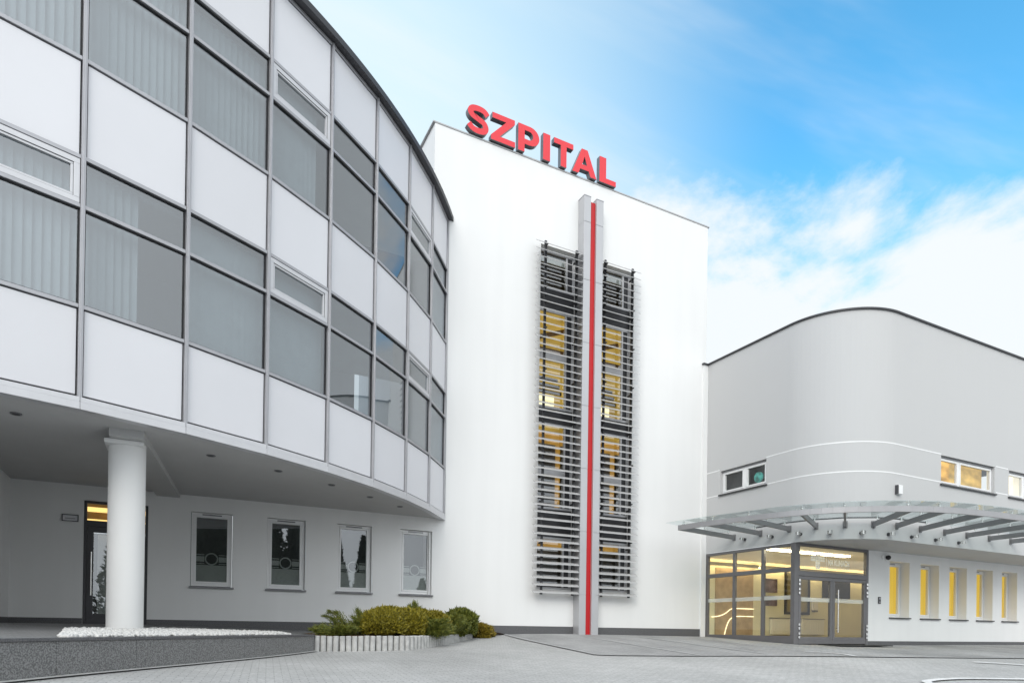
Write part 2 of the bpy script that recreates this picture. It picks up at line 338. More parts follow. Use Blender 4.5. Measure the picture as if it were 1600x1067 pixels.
def strip(name, pts, w, mat, dz, **kw):
    A = []; B = []
    for i, p in enumerate(pts):
        a = pts[max(0, i - 1)]; b = pts[min(len(pts) - 1, i + 1)]; L = math.dist(a, b); n = (-(b[1] - a[1]) / L * w / 2, (b[0] - a[0]) / L * w / 2)
        A.append((p[0] + n[0], p[1] + n[1])); B.append((p[0] - n[0], p[1] - n[1]))
    return sheet(name, A, B, max(8, len(pts) * 6), 1, mat, dz, **kw)
def smooth_path(P, n=6):
    out = []
    for i in range(len(P) - 1):
        p0 = P[max(0, i - 1)]; p1 = P[i]; p2 = P[i + 1]; p3 = P[min(len(P) - 1, i + 2)]
        for k in range(n):
            t = k / n; out.append(tuple(.5 * ((2 * p1[j]) + (p2[j] - p0[j]) * t + (2 * p0[j] - 5 * p1[j] + 4 * p2[j] - p3[j]) * t * t + (3 * p1[j] - p0[j] - 3 * p2[j] + p3[j]) * t ** 3) for j in range(len(p1))))
    out.append(tuple(P[-1])); return out
strip('path_edge', [(8.5, 16.9), (8.17, 14.1), (7.83, 11.3), (9.5, 10.76), (11.64, 10.29), (15, 9.56), (19.5, 8.8), (26, 8.2)], .10, M['line'], .022)
for x0, x1 in ((10.6, 10.1), (12.6, 12.0), (14.6, 13.9)):
    strip('road_marking', [(x0, 16.0), (x1, 10.75)], .11, M['line'], .020)
for pts, w in (([(13.55, 10.85), (13.95, 10.75), (14.15, 10.35), (13.95, 9.85)], .13), ([(15.9, 8.35), (16.3, 8.05), (16.6, 7.6), (16.9, 7.2)], .16), ([(10.6, 6.1), (10.95, 6.45), (11.9, 6.5), (13.0, 6.2), (14.5, 5.7)], .14)):
    strip('road_marking', smooth_path(pts), w, M['mark'], .026)

# ------------------------------------------------------------------ curved office wing
CX, CY, CR, A8, DA = -6.973, 26.315, 16.454, -.602, .08713
def MP(i): a = A8 + DA * (i - 8); return (CX + CR * math.cos(a), CY + CR * math.sin(a))
def MN(i): a = A8 + DA * (i - 8); return (math.cos(a), math.sin(a))
Z = dict(B=2.95, b=4.385, m=5.774, T=6.452, b2=7.821, m2=9.197, T2=9.852, top=11.2)
I0 = -2
wing = thing('office_building', 'white panelled office wing with a curved glazed front overhanging its ground floor', 'building', (0, 17, -.02))
def tilted(p, q, n):      # panes sit very slightly out of true in their frames
    a, b = random.uniform(-.0035, .0035), random.uniform(-.0035, .0035); return (p[0] + n[0] * a, p[1] + n[1] * a), (q[0] + n[0] * b, q[1] + n[1] * b), n
def chord(i):
    p, q = MP(i - 1), MP(i); L = math.dist(p, q); d = ((q[0] - p[0]) / L, (q[1] - p[1]) / L)
    n = (d[1], -d[0])
    if n[0] * MN(i)[0] + n[1] * MN(i)[1] < 0: n = (-n[0], -n[1])
    return p, q, n, L
for i in range(I0 + 1, 9):
    p, q, n, L = chord(i)
    for (z0, z1) in ((3.12, Z['b']), (Z['T'], Z['b2']), (Z['T2'], Z['top'])):
        MB().seg(p, q, n, z0 + .040, z1 - .043, -.035, .004, .047, L - .047).build('spandrel_panel', M['panel'], wing, bevel=.004)
    for lo, mid, hi, row in ((Z['b'], Z['m'], Z['T'], 0), (Z['b2'], Z['m2'], Z['T2'], 1)):
        w = MB().ring(p, q, n, lo + .030, mid - .030, .016, -.05, -.006, .034, L - .034).build('window', M['black'], wing)
        MB().seg(*tilted(p, q, n), lo + .04, mid - .04, -.036, -.022, .044, L - .044).build('pane', M['glass'], w)
        vent = (i in (1, 4, 7, -2)) and not (row == 1 and i == 1)
        if vent:
            v = MB().ring(p, q, n, mid + .032, hi - .032, .075, -.05, .022, .036, L - .036)
            v.ring(p, q, n, mid + .107, hi - .107, .035, -.05, .010, .111, L - .111)
            v = v.build('vent_window', M['alu_light'], wing, bevel=.004)
            MB().ring(p, q, n, mid + .100, hi - .100, .010, -.02, .018, .104, L - .104).build('gasket', M['black'], v)
            MB().seg(*tilted(p, q, n), mid + .14, hi - .14, -.036, -.022, .144, L - .144).build('pane', M['glass'], v)
        else:
            v = MB().ring(p, q, n, mid + .030, hi - .030, .016, -.05, -.006, .034, L - .034).build('window', M['black'], wing)
            MB().seg(*tilted(p, q, n), mid + .04, hi - .04, -.036, -.022, .044, L - .044).build('pane', M['glass'], v)
        # vertical blinds behind the glass
        style = {0: {0: 'o', 1: 'o', 2: 'h', 3: 'c', 4: 'c'}, 1: {1: 'o', 2: 'o', 3: 'o', 4: 'h', 0: 'o'}}[row].get(i, '')
        if i < 0: style = 'o'
        if style:
            bl = MB(); t = .035
            while t < L - .10:
                if style == 'h' and t > L * (.55 if row == 0 else .8): break
                ang = {'o': .5, 'h': .5, 'c': .08}[style] + random.uniform(-.1, .1)
                c, s = math.cos(ang) * .058, math.sin(ang) * .058
                d = ((q[0] - p[0]) / L, (q[1] - p[1]) / L)
                pt = lambda u, o, z: (p[0] + d[0] * u + n[0] * o, p[1] + d[1] * u + n[1] * o, z)
                top = hi - .06 if style != 'c' else hi - .06
                bl.extrude([pt(t, -.2 - s, lo + .08), pt(t + 2 * c, -.2 + s, lo + .08), pt(t + 2 * c, -.2 + s, top), pt(t, -.2 - s, top)], (n[0] * .004, n[1] * .004, 0))
                t += .108
            bl.seg(p, q, n, hi - .06, hi - .02, -.23, -.17, .01, L - .01)
            bl.build('blind', M['blind'], w)
for (z0, z1) in ((3.0, Z['b']), (Z['T'], Z['b2']), (Z['T2'], Z['top'])):
    gk = MB()
    for i in range(I0 + 1, 9):
        p, q, n, L = chord(i); gk.seg(p, q, n, z0, z1, -.12, -.045, .0, L)
    gk.build('panel_backing', M['black'], wing)
for i in range(I0, 9):
    p = MP(i); n = MN(i); t = (-n[1], n[0])
    a = (p[0] - t[0] * .029, p[1] - t[1] * .029); b = (p[0] + t[0] * .029, p[1] + t[1] * .029)
    mb = MB().seg(a, b, n, 3.06, Z['top'] + .02, -.10, .045)
    mb.seg((p[0] - t[0] * .010, p[1] - t[1] * .010), (p[0] + t[0] * .010, p[1] + t[1] * .010), n, 3.06, Z['top'] + .02, .045, .052)
    mb.build('mullion', M['alu'], wing, bevel=.004)
for key in ('b', 'm', 'T', 'b2', 'm2', 'T2', 'top'):
    mb = MB()
    for i in range(I0 + 1, 9):
        p, q, n, L = chord(i); mb.seg(p, q, n, Z[key] - .027, Z[key] + .027, -.10, .030, .029, L - .029)
    mb.build('transom', M['alu'], wing, bevel=.004)
mb = MB()
for i in range(I0 + 1, 9):
    p, q, n, L = chord(i)
    mb.seg(p, q, n, 3.055, 3.125, -.10, .048, 0, L); mb.seg(p, q, n, 2.95, 3.052, -.10, .062, 0, L)
    for t in (.02, L / 2): pass
mb.build('fascia', M['alu_light'], wing, bevel=.004)
N_ARC = 60
def arc(r, i0=I0, i1=8.12, n=N_ARC):
    return [(CX + r * math.cos(A8 + DA * (i0 + (i1 - i0) * k / n - 8)), CY + r * math.sin(A8 + DA * (i0 + (i1 - i0) * k / n - 8))) for k in range(n + 1)]
o_, i_ = arc(CR + .15), arc(CR - .1)
mb = MB()
for k in range(N_ARC): mb.hexa([(*i_[k], 11.235), (*o_[k], 11.235), (*o_[k + 1], 11.235), (*i_[k + 1], 11.235), (*i_[k], 11.40), (*o_[k], 11.36), (*o_[k + 1], 11.36), (*i_[k + 1], 11.40)])
mb.build('roof_edge', M['cap'], wing)
def slab(name, z0, z1, r, mat, back=17., i1=7.98):
    A = [p for p in arc(r, I0, i1) if p[1] < back - .01]; mb = MB()
    pts = A + [(A[-1][0], back), (A[0][0], back)]
    mb.extrude([(*p, z0) for p in pts], (0, 0, z1 - z0)); return mb.build(name, mat, wing)
slab('roof', 11.06, 11.24, CR - .12, M['cap'], 24.)
slab('soffit', 2.985, 3.05, CR - .11, M['soffit'])
slab('floor_slab', 4.22, 4.36, CR - .13, M['room']); slab('floor_slab', 6.50, 6.60, CR - .13, M['room']); slab('floor_slab', 7.68, 7.80, CR - .13, M['room']); slab('floor_slab', 9.88, 9.98, CR - .13, M['room'])
rb = arc(CR - 2.6, I0, 8); mb = MB()
for a, b in zip(rb, rb[1:]): mb.quad((*a, 3.06), (*b, 3.06), (*b, 11.05), (*a, 11.05))
mb.build('room_wall', M['room'], wing)
# far end and the ground floor wall under the overhang
e0 = MP(I0)
MB().box(e0[0] - .25, e0[1] - .02, 2.95, e0[0] - .06, 24, 11.24).build('end_wall', M['white'], wing)
XL = -3.03
HOLE = []; WIN = [.36, 2.03, 3.71, 5.38]
wallpath = [(XL, 9.6), (XL, 17), (6.45, 17)]; s17 = 7.4
holes = [(s17 + x - XL, s17 + x + .9 - XL, .885, 2.62) for x in WIN] + [(s17 - 1.735 - XL, s17 - .51 - XL, -.3, 2.665)]
mb = MB(); path_wall(mb, wallpath, -.3, 3.04, holes, .16); mb.build('ground_floor_wall', M['white'], wing)
mb = MB(); mb.box(XL, 9.6, -.3, XL + .012, 16.988, .10)
mb.box(XL + .012, 16.982, -.3, -1.735, 16.998, .10); mb.box(-.51, 16.982, -.3, 6.45, 16.998, .095); mb.build('plinth', M['plinth'], wing)
for x in WIN:
    y = 17.13; p, q, n = (x, y), (x + .9, y), (0, -1)
    f = MB().ring(p, q, n, .90, 2.61, .062, 0, .055, .012, .888).ring(p, q, n, .962, 2.548, .045, -.01, .072, .074, .826)
    f = f.build('window', M['pvc'], wing, bevel=.006)
    MB().box(x + .24, y - .062, 2.555, x + .66, y - .0555, 2.585).build('vent_slot', M['sill'], f)
    MB().box(x + .115, y - .032, 1.0, x + .785, y - .022, 2.51).build('pane', M['glass_dark'], f)
    fl = MB(); zc = 1.545; xc = x + .45
    fl.box(x + .115, y - .018, 1.0, x + .785, y - .014, 1.40)
    for a, b in ((x + .115, xc - .155), (xc + .155, x + .785)):
        fl.box(a, y - .018, 1.475, b, y - .014, 1.60); fl.box(a, y - .018, 1.632, b, y - .014, 1.650); fl.box(a, y - .018, 1.425, b, y - .014, 1.443)
    ro = [(xc + .145 * math.cos(t * PI / 16), zc + .145 * math.sin(t * PI / 16)) for t in range(32)]; ri = [(xc + .115 * math.cos(t * PI / 16), zc + .115 * math.sin(t * PI / 16)) for t in range(32)]
    for t in range(32):
        u = (t + 1) % 32; fl.hexa([(ri[t][0], y - .018, ri[t][1]), (ro[t][0], y - .018, ro[t][1]), (ro[t][0], y - .014, ro[t][1]), (ri[t][0], y - .014, ri[t][1]), (ri[u][0], y - .018, ri[u][1]), (ro[u][0], y - .018, ro[u][1]), (ro[u][0], y - .014, ro[u][1]), (ri[u][0], y - .014, ri[u][1])])
    fl.build('frosted_film', M['film'], f)
    MB().box(x - .03, 16.93, .845, x + .93, 17.10, .883).build('sill', M['sill'], f, bevel=.005)
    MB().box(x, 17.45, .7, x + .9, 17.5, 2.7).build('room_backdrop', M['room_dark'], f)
# door in the corner behind the column
d = MB(); y = 17.10; p, q, n = (-1.735, y), (-.51, y), (0, -1)
d.ring(p, q, n, -.02, 2.66, .055, -.02, .06); d.seg(p, q, n, 2.11, 2.24, -.02, .058, .055, 1.17)
d = d.build('door_frame', M['anthracite'], wing, bevel=.004)
lf = MB(); p2, q2 = (-1.675, y), (-.57, y)
lf.ring(p2, q2, n, .0, 2.105, .12, -.01, .045); lf.seg(p2, q2, n, .0, .20, -.005, .04, .12, .985); lf.seg(p2, q2, n, .12, 1.985, -.01, .042, .62, .70)
lf = lf.build('door', M['anthracite'], wing, bevel=.004)
MB().seg(p2, q2, n, .2, 1.985, 0, .012, .12, .985).build('pane', M['glass_dark'], lf)
MB().tube([(-1.585, 16.985, .60), (-1.585, 16.985, 1.55)], .016, 10).tube([(-1.585, 17.06, .72), (-1.585, 16.985, .72)], .01, 8).tube([(-1.585, 17.06, 1.43), (-1.585, 16.985, 1.43)], .01, 8).build('handle', M['chrome'], lf, angle=40)
MB().box(-1.68, 17.09, 2.24, -.565, 17.10, 2.605).build('transom_pane', M['glass_clear'], d)
MB().box(-1.74, 17.7, 2.10, -.50, 17.72, 2.7).build('hall_wall', M['hall'], d)
MB().box(-1.72, 17.5, 2.50, -.52, 17.56, 2.60).box(-1.72, 17.45, 2.235, -.52, 17.5, 2.325).build('hall_lamp', emit('hall_lamp', (1, .66, .22), 1.25), d)
MB().box(-1.74, 18.2, -.1, -.5, 18.25, 2.1).build('hall_wall', M['room_dark'], d)
MB().box(-1.52, 17.6, .2, -1.32, 17.64, 2.0).build('hall_blind', M['room'], d)
# soffit lamps, beam and column
for x, yy in ((-2.03, 11.67), (-.65, 12.17), (.57, 12.8), (1.785, 13.4), (2.955, 14.145), (4.01, 15.0), (4.98, 15.8)):
    c = [(x + .075 * math.cos(t * PI / 8), yy + .075 * math.sin(t * PI / 8), 2.970) for t in range(16)]
    dl = MB().extrude(c, (0, 0, .016)).build('downlight', M['sill'], wing)
    c = [(x + .05 * math.cos(t * PI / 8), yy + .05 * math.sin(t * PI / 8), 2.966) for t in range(16)]
    MB().extrude(c, (0, 0, .004)).build('lens', M['anthracite'], dl)
bm_ = MB(); w2 = .235
for (a, b) in (((-.66, 11.75), (-.11, 17.0)),):
    bm_.hexa([(a[0] - w2, a[1], 2.86), (a[0] + w2, a[1], 2.86), (b[0] + w2, b[1], 2.90), (b[0] - w2, b[1], 2.90), (a[0] - w2, a[1], 2.984), (a[0] + w2, a[1], 2.984), (b[0] + w2, b[1], 2.984), (b[0] - w2, b[1], 2.984)])
bm_.build('beam', M['soffit'], wing)
CO = (-.67, 12.2)
co = MB().tube([(*CO, -.45), (*CO, 2.858)], .262, 48).build('column', M['white'], wing, angle=40)
MB().box(CO[0] - .30, CO[1] - .30, 2.79, CO[0] + .24, CO[1] + .30, 2.857).build('column_cap', M['white'], co, bevel=.008)

# small framed sign beside the corner door
sg = thing('wall_sign', 'small framed grey nameplate on the wall left of the corner door', 'sign', (-1.98, 17, 2.25))
MB().ring((-2.13, 17), (-1.83, 17), (0, -1), 2.18, 2.325, .014, 0, .03).build('frame', M['anthracite'], sg)
MB().box(-2.115, 16.985, 2.195, -1.845, 16.998, 2.31).build('plate', M['alu_light'], sg)
MB().box(-2.07, 16.980, 2.235, -1.885, 16.985, 2.25).build('lettering', M['sill'], sg)

# ------------------------------------------------------------------ tower
tower = thing('hospital_tower', 'tall white rendered tower with a red stripe pylon and louvred stair windows', 'building', (11, 17, -.15))
TX0, TX1, TZ = 6.19, 16.09, 13.78
OPL = (9.56, 10.86); OPR = (11.54, 12.98); OZ = (1.2, 11.42)
mb = MB(); sx = 0
path_wall(mb, [(TX0, 25), (TX0, 17), (TX1, 17), (TX1, 25)], -.4, TZ, [(8.0001, 8 + 6.45 - TX0, -.4, 3.04), (8 + OPL[0] - TX0, 8 + OPL[1] - TX0, *OZ), (8 + OPR[0] - TX0, 8 + OPR[1] - TX0, *OZ)], .28)
mb.quad((TX0, 25, -.4), (TX1, 25, -.4), (TX1, 25, TZ), (TX0, 25, TZ)); mb.build('wall', M['white'], tower)
mb = MB(); mb.box(TX0 - .06, 16.982, TZ + .002, TX1 + .06, 17.25, TZ + .045); mb.box(TX0 - .06, 17.252, TZ + .002, TX0 + .25, 25, TZ + .043); mb.box(TX1 - .25, 17.252, TZ + .002, TX1 + .06, 25, TZ + .043)
mb.build('coping', plain('coping_metal', (.42, .42, .425), .5, .1, .08, 3), tower, bevel=.006)
MB().box(TX0 + .02, 17.02, TZ - .12, TX1 - .02, 24.98, TZ - .02).build('roof', M['cap'], tower)
MB().box(6.452, 16.982, -.5, 10.845, 16.998, .085).box(11.555, 16.982, -.5, 15.93, 16.998, .075).build('plinth', M['plinth'], tower)
ROWS = [(10.26, 11.42, None, 'A'), (6.66, 9.64, 8.22, 'B'), (3.62, 6.22, 4.72, 'C'), (1.2, 2.78, None, 'D')]
for (x0, x1) in (OPL, OPR):
    for (z0, z1, tr, kind) in ROWS:
        p, q, n = (x0, 17.26), (x1, 17.26), (0, -1)
        f = MB().ring(p, q, n, z0, z1, .07, 0, .06)
        f.seg(p, q, n, z0 + .07, z1 - .07, 0, .062, x1 - x0 - .30, x1 - x0 - .24)
        if tr: f.seg(p, q, n, tr - .11, tr + .11, 0, .058, .07, x1 - x0 - .30)
        f = f.build('window', M['alu_light'], tower, bevel=.004)
        MB().box(x0 + .07, 17.225, z0 + .07, x1 - .30, 17.235, z1 - .07).build('pane', M['glass_dark'], f)
        MB().box(x1 - .24, 17.215, z0 + .07, x1 - .07, 17.25, z1 - .07).build('side_panel', M['slate'], f)
    for z0, z1 in ((9.64, 10.26), (6.22, 6.66), (2.78, 3.62)):
        mb = MB().box(x0, 17.20, z0, x1, 17.27, z1); zz = z0 + .1
        mb.build('infill_panel', M['slate'], tower)
    # stairwell seen through the glass
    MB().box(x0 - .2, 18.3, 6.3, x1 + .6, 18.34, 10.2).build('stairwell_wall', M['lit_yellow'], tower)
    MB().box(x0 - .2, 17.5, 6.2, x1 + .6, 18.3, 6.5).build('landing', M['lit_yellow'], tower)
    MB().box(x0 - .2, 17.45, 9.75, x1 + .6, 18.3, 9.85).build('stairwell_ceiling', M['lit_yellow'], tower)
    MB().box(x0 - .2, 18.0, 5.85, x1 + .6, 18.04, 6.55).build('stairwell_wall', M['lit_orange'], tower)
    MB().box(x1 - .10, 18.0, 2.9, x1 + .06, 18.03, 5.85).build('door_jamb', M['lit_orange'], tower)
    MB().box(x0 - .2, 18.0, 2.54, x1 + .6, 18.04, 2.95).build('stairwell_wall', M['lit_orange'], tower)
    MB().box(x0 - .2, 18.1, 1.0, x1 + .6, 18.14, 2.56).build('dark_wall', M['room_dark'], tower)
    MB().box(x0 - .2, 18.1, 2.96, x1 + .6, 18.14, 5.86).build('dark_wall', M['room_dark'], tower)
    MB().box(x0 - .2, 18.1, 10.25, x1 + .6, 18.14, 12.2).build('dark_wall', M['room_dark'], tower)
    MB().box(x0 + .09, 17.25, 11.06, x1 - .32, 17.27, 11.26).build('blind', M['pvc'], tower)
    MB().box(x0 + .3, 17.8, 2.50, x1 - .1, 17.84, 2.56).build('lamp', M['lit_lamp'], tower)
    # half landing railing, beams and lit screen
    for k in range(3): MB().box(x0 + .28, 17.95, 7.42 + .2 * k, x1 + .05 - .07 * k, 18.0, 7.52 + .2 * k).build('railing', M['anthracite'], tower)
    MB().box(x0 + .28, 17.9, 7.02, x1 - .25, 17.94, 7.36).build('lamp', M['lit_lamp'], tower)
    MB().box(x0 + .3, 18.0, 8.75, x1 + .3, 18.28, 8.86).build('ceiling_beam', M['hall'], tower)
    MB().bar((x0 + .3, 18.1, 9.1), (x1 + .2, 18.1, 9.55), .1, .12).build('stair_flight', M['hall'], tower)
# louvres
def louvre(xa, xb):
    mb = MB(); nl = 49; z0, z1 = 1.10, 11.30
    for k in range(nl):
        z = z0 + (z1 - z0) * k / (nl - 1); yc = 16.72; a = math.radians(36); w = .075
        prof = []
        for t in range(10):
            th = 2 * PI * t / 10; u = math.cos(th) * w; v = math.sin(th) * .011
            prof.append((yc + u * math.cos(a) - v * math.sin(a), z + u * math.sin(a) + v * math.cos(a)))
        mb.extrude([(xa, a_, b_) for a_, b_ in prof], (xb - xa, 0, 0))
    return mb
for (xa, xb, posts) in ((9.27, 10.835, (9.62, 10.70)), (11.565, 13.02, (11.75, 12.80))):
    lv = louvre(xa, xb).build('sun_louvre', M['louvre'], tower, angle=50)
    br = MB()
    for px in posts:
        br.box(px - .03, 16.80, 1.02, px + .03, 16.86, 11.42)
        for k in range(9):
            z = 1.3 + k * 1.22; br.box(px - .02, 16.86, z, px + .02, 17.0, z + .05); br.box(px - .02, 16.70, z + .2, px + .02, 16.80, z + .23)
        for k in range(49):
            z = 1.10 + 10.2 * k / 48; br.box(px - .012, 16.735, z - .004, px + .012, 16.80, z + .03)
    br.build('bracket', M['louvre_arm'], lv)
# pylon
PX = (10.85, 11.09, 11.295, 11.55); PZ = 13.08
mb = MB()
for a, b in ((PX[0], PX[1]), (PX[2], PX[3])):
    zs = [-.3, 1.05, 2.95, 4.85, 6.75, 8.65, 10.55, 12.3, PZ]
    for z0, z1 in zip(zs, zs[1:]): mb.box(a, 16.67, z0 + .006, b, 16.998, z1 - .006)
    mb.box(a + .006, 16.68, -.3, b - .006, 16.99, PZ - .02)
py = mb.build('pylon', M['fin'], tower, bevel=.004)
MB().box(PX[1] - .003, 16.74, -.3, PX[2] + .003, 16.90, PZ - .10).build('red_stripe', M['red'], py)
MB().box(PX[0] - .008, 16.662, PZ - .004, PX[1] + .004, 17.0, PZ + .012).box(PX[2] - .004, 16.662, PZ - .004, PX[3] + .008, 17.0, PZ + .012).build('cap', M['alu'], py)

# rooftop letters
sign = thing('rooftop_sign', 'large red SZPITAL letters standing on the white tower roof edge', 'sign', (9.6, 16.98, TZ + .06))
LZ = TZ + .075; LH = .78
def letter(polys, x, w, holes=None):
    mb = MB()
    for poly in polys:
        pts = [(x + px * w, 16.90, LZ + pz * LH) for px, pz in poly]; n = len(pts)
        back = [(a, 17.06, c) for a, _, c in pts]
        mb.add(pts + back, [tuple(range(n))], 0); o = len(mb.v) - 2 * n
        for k in range(n): mb.f.append((o + k, o + (k + 1) % n, o + n + (k + 1) % n, o + n + k)); mb.m.append(1)
        mb.f.append(tuple(o + n + k for k in range(n - 1, -1, -1))); mb.m.append(1)
    for px in (.25, .75):
        pass
    return mb.build('letter', [M['letter'], M['letter_side']], sign)
def stroke(path, r, sx=1.):
    L = []; R = []
    for i, p in enumerate(path):
        a = path[max(0, i - 1)]; b = path[min(len(path) - 1, i + 1)]; l = math.dist(a, b); n = (-(b[1] - a[1]) / l, (b[0] - a[0]) / l)
        L.append((p[0] + n[0] * r * sx, p[1] + n[1] * r)); R.append((p[0] - n[0] * r * sx, p[1] - n[1] * r))
    return [[L[i], L[i + 1], R[i + 1], R[i]] for i in range(len(path) - 1)]
def outline(path, r, sx=1.):
    L = []; R = []
    for i, p in enumerate(path):
        a = path[max(0, i - 1)]; b = path[min(len(path) - 1, i + 1)]; l = math.dist(a, b); n = (-(b[1] - a[1]) / l, (b[0] - a[0]) / l)
        L.append((p[0] + n[0] * r * sx, p[1] + n[1] * r)); R.append((p[0] - n[0] * r * sx, p[1] - n[1] * r))
    return L + R[::-1]
S_path = smooth_path([(.93, .745), (.78, .865), (.52, .90), (.26, .86), (.145, .735), (.24, .605), (.52, .52), (.77, .435), (.86, .275), (.76, .145), (.5, .10), (.24, .14), (.07, .265)], 5)
letter([outline(S_path, .105, 1.25)], 7.10, .66)
letter([[(.05, .8), (.05, 1), (.98, 1), (.98, .84), (.36, .2), (1, .2), (1, 0), (0, 0), (0, .16), (.62, .8)]], 7.83, .77)
P_out = [(0, 0), (.30, 0), (.30, .30)] + [(.55 + .45 * math.cos(t), .65 + .35 * math.sin(t)) for t in np.linspace(-PI / 2, PI / 2, 13)] + [(0, 1)]
P_in = [(.30, .49)] + [(.52 + .18 * math.cos(t), .65 + .16 * math.sin(t)) for t in np.linspace(-PI / 2, PI / 2, 9)] + [(.30, .81)]
# P: outline with its counter joined by a slit on the stem side
letter([[(0, 0), (.30, 0), (.30, .30)] + P_out[3:16] + [(0, 1), (0, .65), (.30, .65), (.30, .81)] + P_in[1:-1][::-1] + [(.30, .49), (.30, .648), (0, .648)]], 8.70, .70)
letter([[(0, 0), (1, 0), (1, 1), (0, 1)]], 9.53, .24)
letter([[(.35, 0), (.65, 0), (.65, .8), (1, .8), (1, 1), (0, 1), (0, .8), (.35, .8)]], 9.90, .68)
letter([[(0, 0), (.25, 0), (.325, .2), (.675, .2), (.75, 0), (1, 0), (.62, 1), (.5, 1), (.5, .72), (.60, .39), (.40, .39), (.498, .72), (.498, 1), (.38, 1)]], 10.55, .88)
letter([[(0, 0), (1, 0), (1, .2), (.40, .2), (.40, 1), (0, 1)]], 11.54, .62)
MB().box(7.1, 17.062, TZ + .05, 12.15, 17.10, TZ + .11).build('rail', M['alu'], sign)

# ------------------------------------------------------------------ grey entrance building
ent = thing('entrance_building', 'grey rendered building with a rounded corner above the glazed entrance', 'building', (20, 15, -.36))
GX, GY, GR = 16.15, 11.6, 2.0
XE = 40.
def gpath(off=0.):
    c = (GX + GR, GY + GR); a = [(c[0] + (GR + off) * math.cos(t), c[1] + (GR + off) * math.sin(t)) for t in np.linspace(PI, 1.5 * PI, 25)]
    return [(GX - off, 17)] + a + [(XE, GY - off)]
GP = gpath(); S_arc0 = 17 - (GY + GR)
_arcs = sum(math.dist(a, b) for a, b in zip(GP[1:-1], GP[2:-1]))
sR = lambda X: S_arc0 + _arcs + X - (GX + GR)
sL = lambda Y: 17 - Y
UW = [(sL(16.33), sL(14.43), 4.53, 5.32), (sR(20.27), sR(23.15), 4.47, 5.34), (sR(23.98), sR(26.86), 4.47, 5.34), (sR(27.7), sR(30.6), 4.47, 5.34)]
BZ, PZT = 2.64, 9.06
mb = MB(); AT = path_wall(mb, GP, BZ, PZT, UW, .14); mb.build('upper_wall', M['grey'], ent)
gi, go = gpath(-.25), gpath(.05); mb = MB()
for a, b, c, d_ in zip(gi, gi[1:], go, go[1:]): mb.hexa([(*a, PZT + .002), (*c, PZT + .002), (*d_, PZT + .002), (*b, PZT + .002), (*a, PZT + .055), (*c, PZT + .05), (*d_, PZT + .05), (*b, PZT + .055)])
mb.build('coping', M['cap'], ent)
MB().extrude([(x, y, PZT - .25) for x, y in gpath(-.02)] + [(XE, 24, PZT - .25), (GX + .02, 24, PZT - .25), (GX + .02, 17, PZT - .25)], (0, 0, .1)).build('roof', M['cap'], ent)
for zc in (5.365, 4.535):      # white grooves running round the corner between the windows
    gs = gpath(.004); S = 0.; mb = MB(); segs = []
    for h0, h1 in ((.03, UW[0][0] - .04), (UW[0][1] + .0, UW[1][0] - .0), (UW[1][1] + .06, UW[2][0] - .06), (UW[2][1] + .06, UW[3][0] - .06)):
        cuts = [h0] + [t for t in np.arange(.1, 40, .1) if h0 < t < h1] + [h1]
        for a, b in zip(cuts, cuts[1:]):
            (pa, na), (pb, nb) = AT(a), AT(b); e = .005
            A_, B_ = (pa[0] + na[0] * e, pa[1] + na[1] * e), (pb[0] + nb[0] * e, pb[1] + nb[1] * e)
            mb.quad((*A_, zc - .018), (*B_, zc - .018), (*B_, zc + .018), (*A_, zc + .018))
    mb.build('groove_line', M['pvc'], ent)
def upper_window(s0, s1, z0, z1, mats, splits):
    (pa, n), (pb, _) = AT(s0 + 1e-4), AT(s1 - 1e-4); off = -.12
    p = (pa[0] + n[0] * off, pa[1] + n[1] * off); q = (pb[0] + n[0] * off, pb[1] + n[1] * off); L = math.dist(p, q)
    f = MB().ring(p, q, n, z0 + .01, z1 - .01, .07, -.03, .03, .005, L - .005)
    for t in splits: f.seg(p, q, n, z0 + .08, z1 - .08, -.03, .028, t - .055, t + .055)
    ed = [.075] + [v for t in splits for v in (t - .055, t + .055)] + [L - .075]
    for a, b in zip(ed[::2], ed[1::2]): f.ring(p, q, n, z0 + .08, z1 - .08, .05, -.03, .045, a, b)
    f = f.build('window', M['pvc'], ent, bevel=.005)
    for (a, b), mt in zip(zip(ed[::2], ed[1::2]), mats):
        MB().seg(p, q, n, z0 + .13, z1 - .13, -.01, .0, a + .05, b - .05).build('pane', M['glass_clear'], f)
        MB().seg(p, q, n, z0 - .1, z1 + .1, -.42, -.38, a - .3, b + .3).build('room_backdrop', mt, f)
    MB().seg(p, q, n, z0 - .035, z0 + .008, .035, .18, -.05, L + .05).build('sill', M['sill_dark'], f, bevel=.004)
    MB().seg(p, q, n, z1 - .05, z1 - .012, .032, .06, .005, L - .005).build('blind_box', M['sill'], f)
    return f, p, q, n
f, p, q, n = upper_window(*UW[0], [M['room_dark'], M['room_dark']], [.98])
d_ = ((q[0] - p[0]) / math.dist(p, q), (q[1] - p[1]) / math.dist(p, q))
MB().tube([(p[0] + d_[0] * 1.30 - n[0] * .20, p[1] + d_[1] * 1.30 - n[1] * .20, 4.91), (p[0] + d_[0] * 1.30 - n[0] * .24, p[1] + d_[1] * 1.30 - n[1] * .24, 4.91)], .17, 20).build('teal_lamp', M['teal'], f)
upper_window(*UW[1], [M['lit_window'], M['lit_window']], [1.05]); upper_window(*UW[2], [M['lit_pale'], M['lit_pale']], [1.05]); upper_window(*UW[3], [M['lit_window'], M['lit_window']], [1.05])
# soffit
mb = MB(); pts = [(x, y, BZ + .004) for x, y in gpath(-.002) if y < 13.45] + [(XE, 13.45, BZ + .004), (GX + .002, 13.45, BZ + .004)]
mb.poly(pts); mb.build('soffit', M['soffit'], ent)
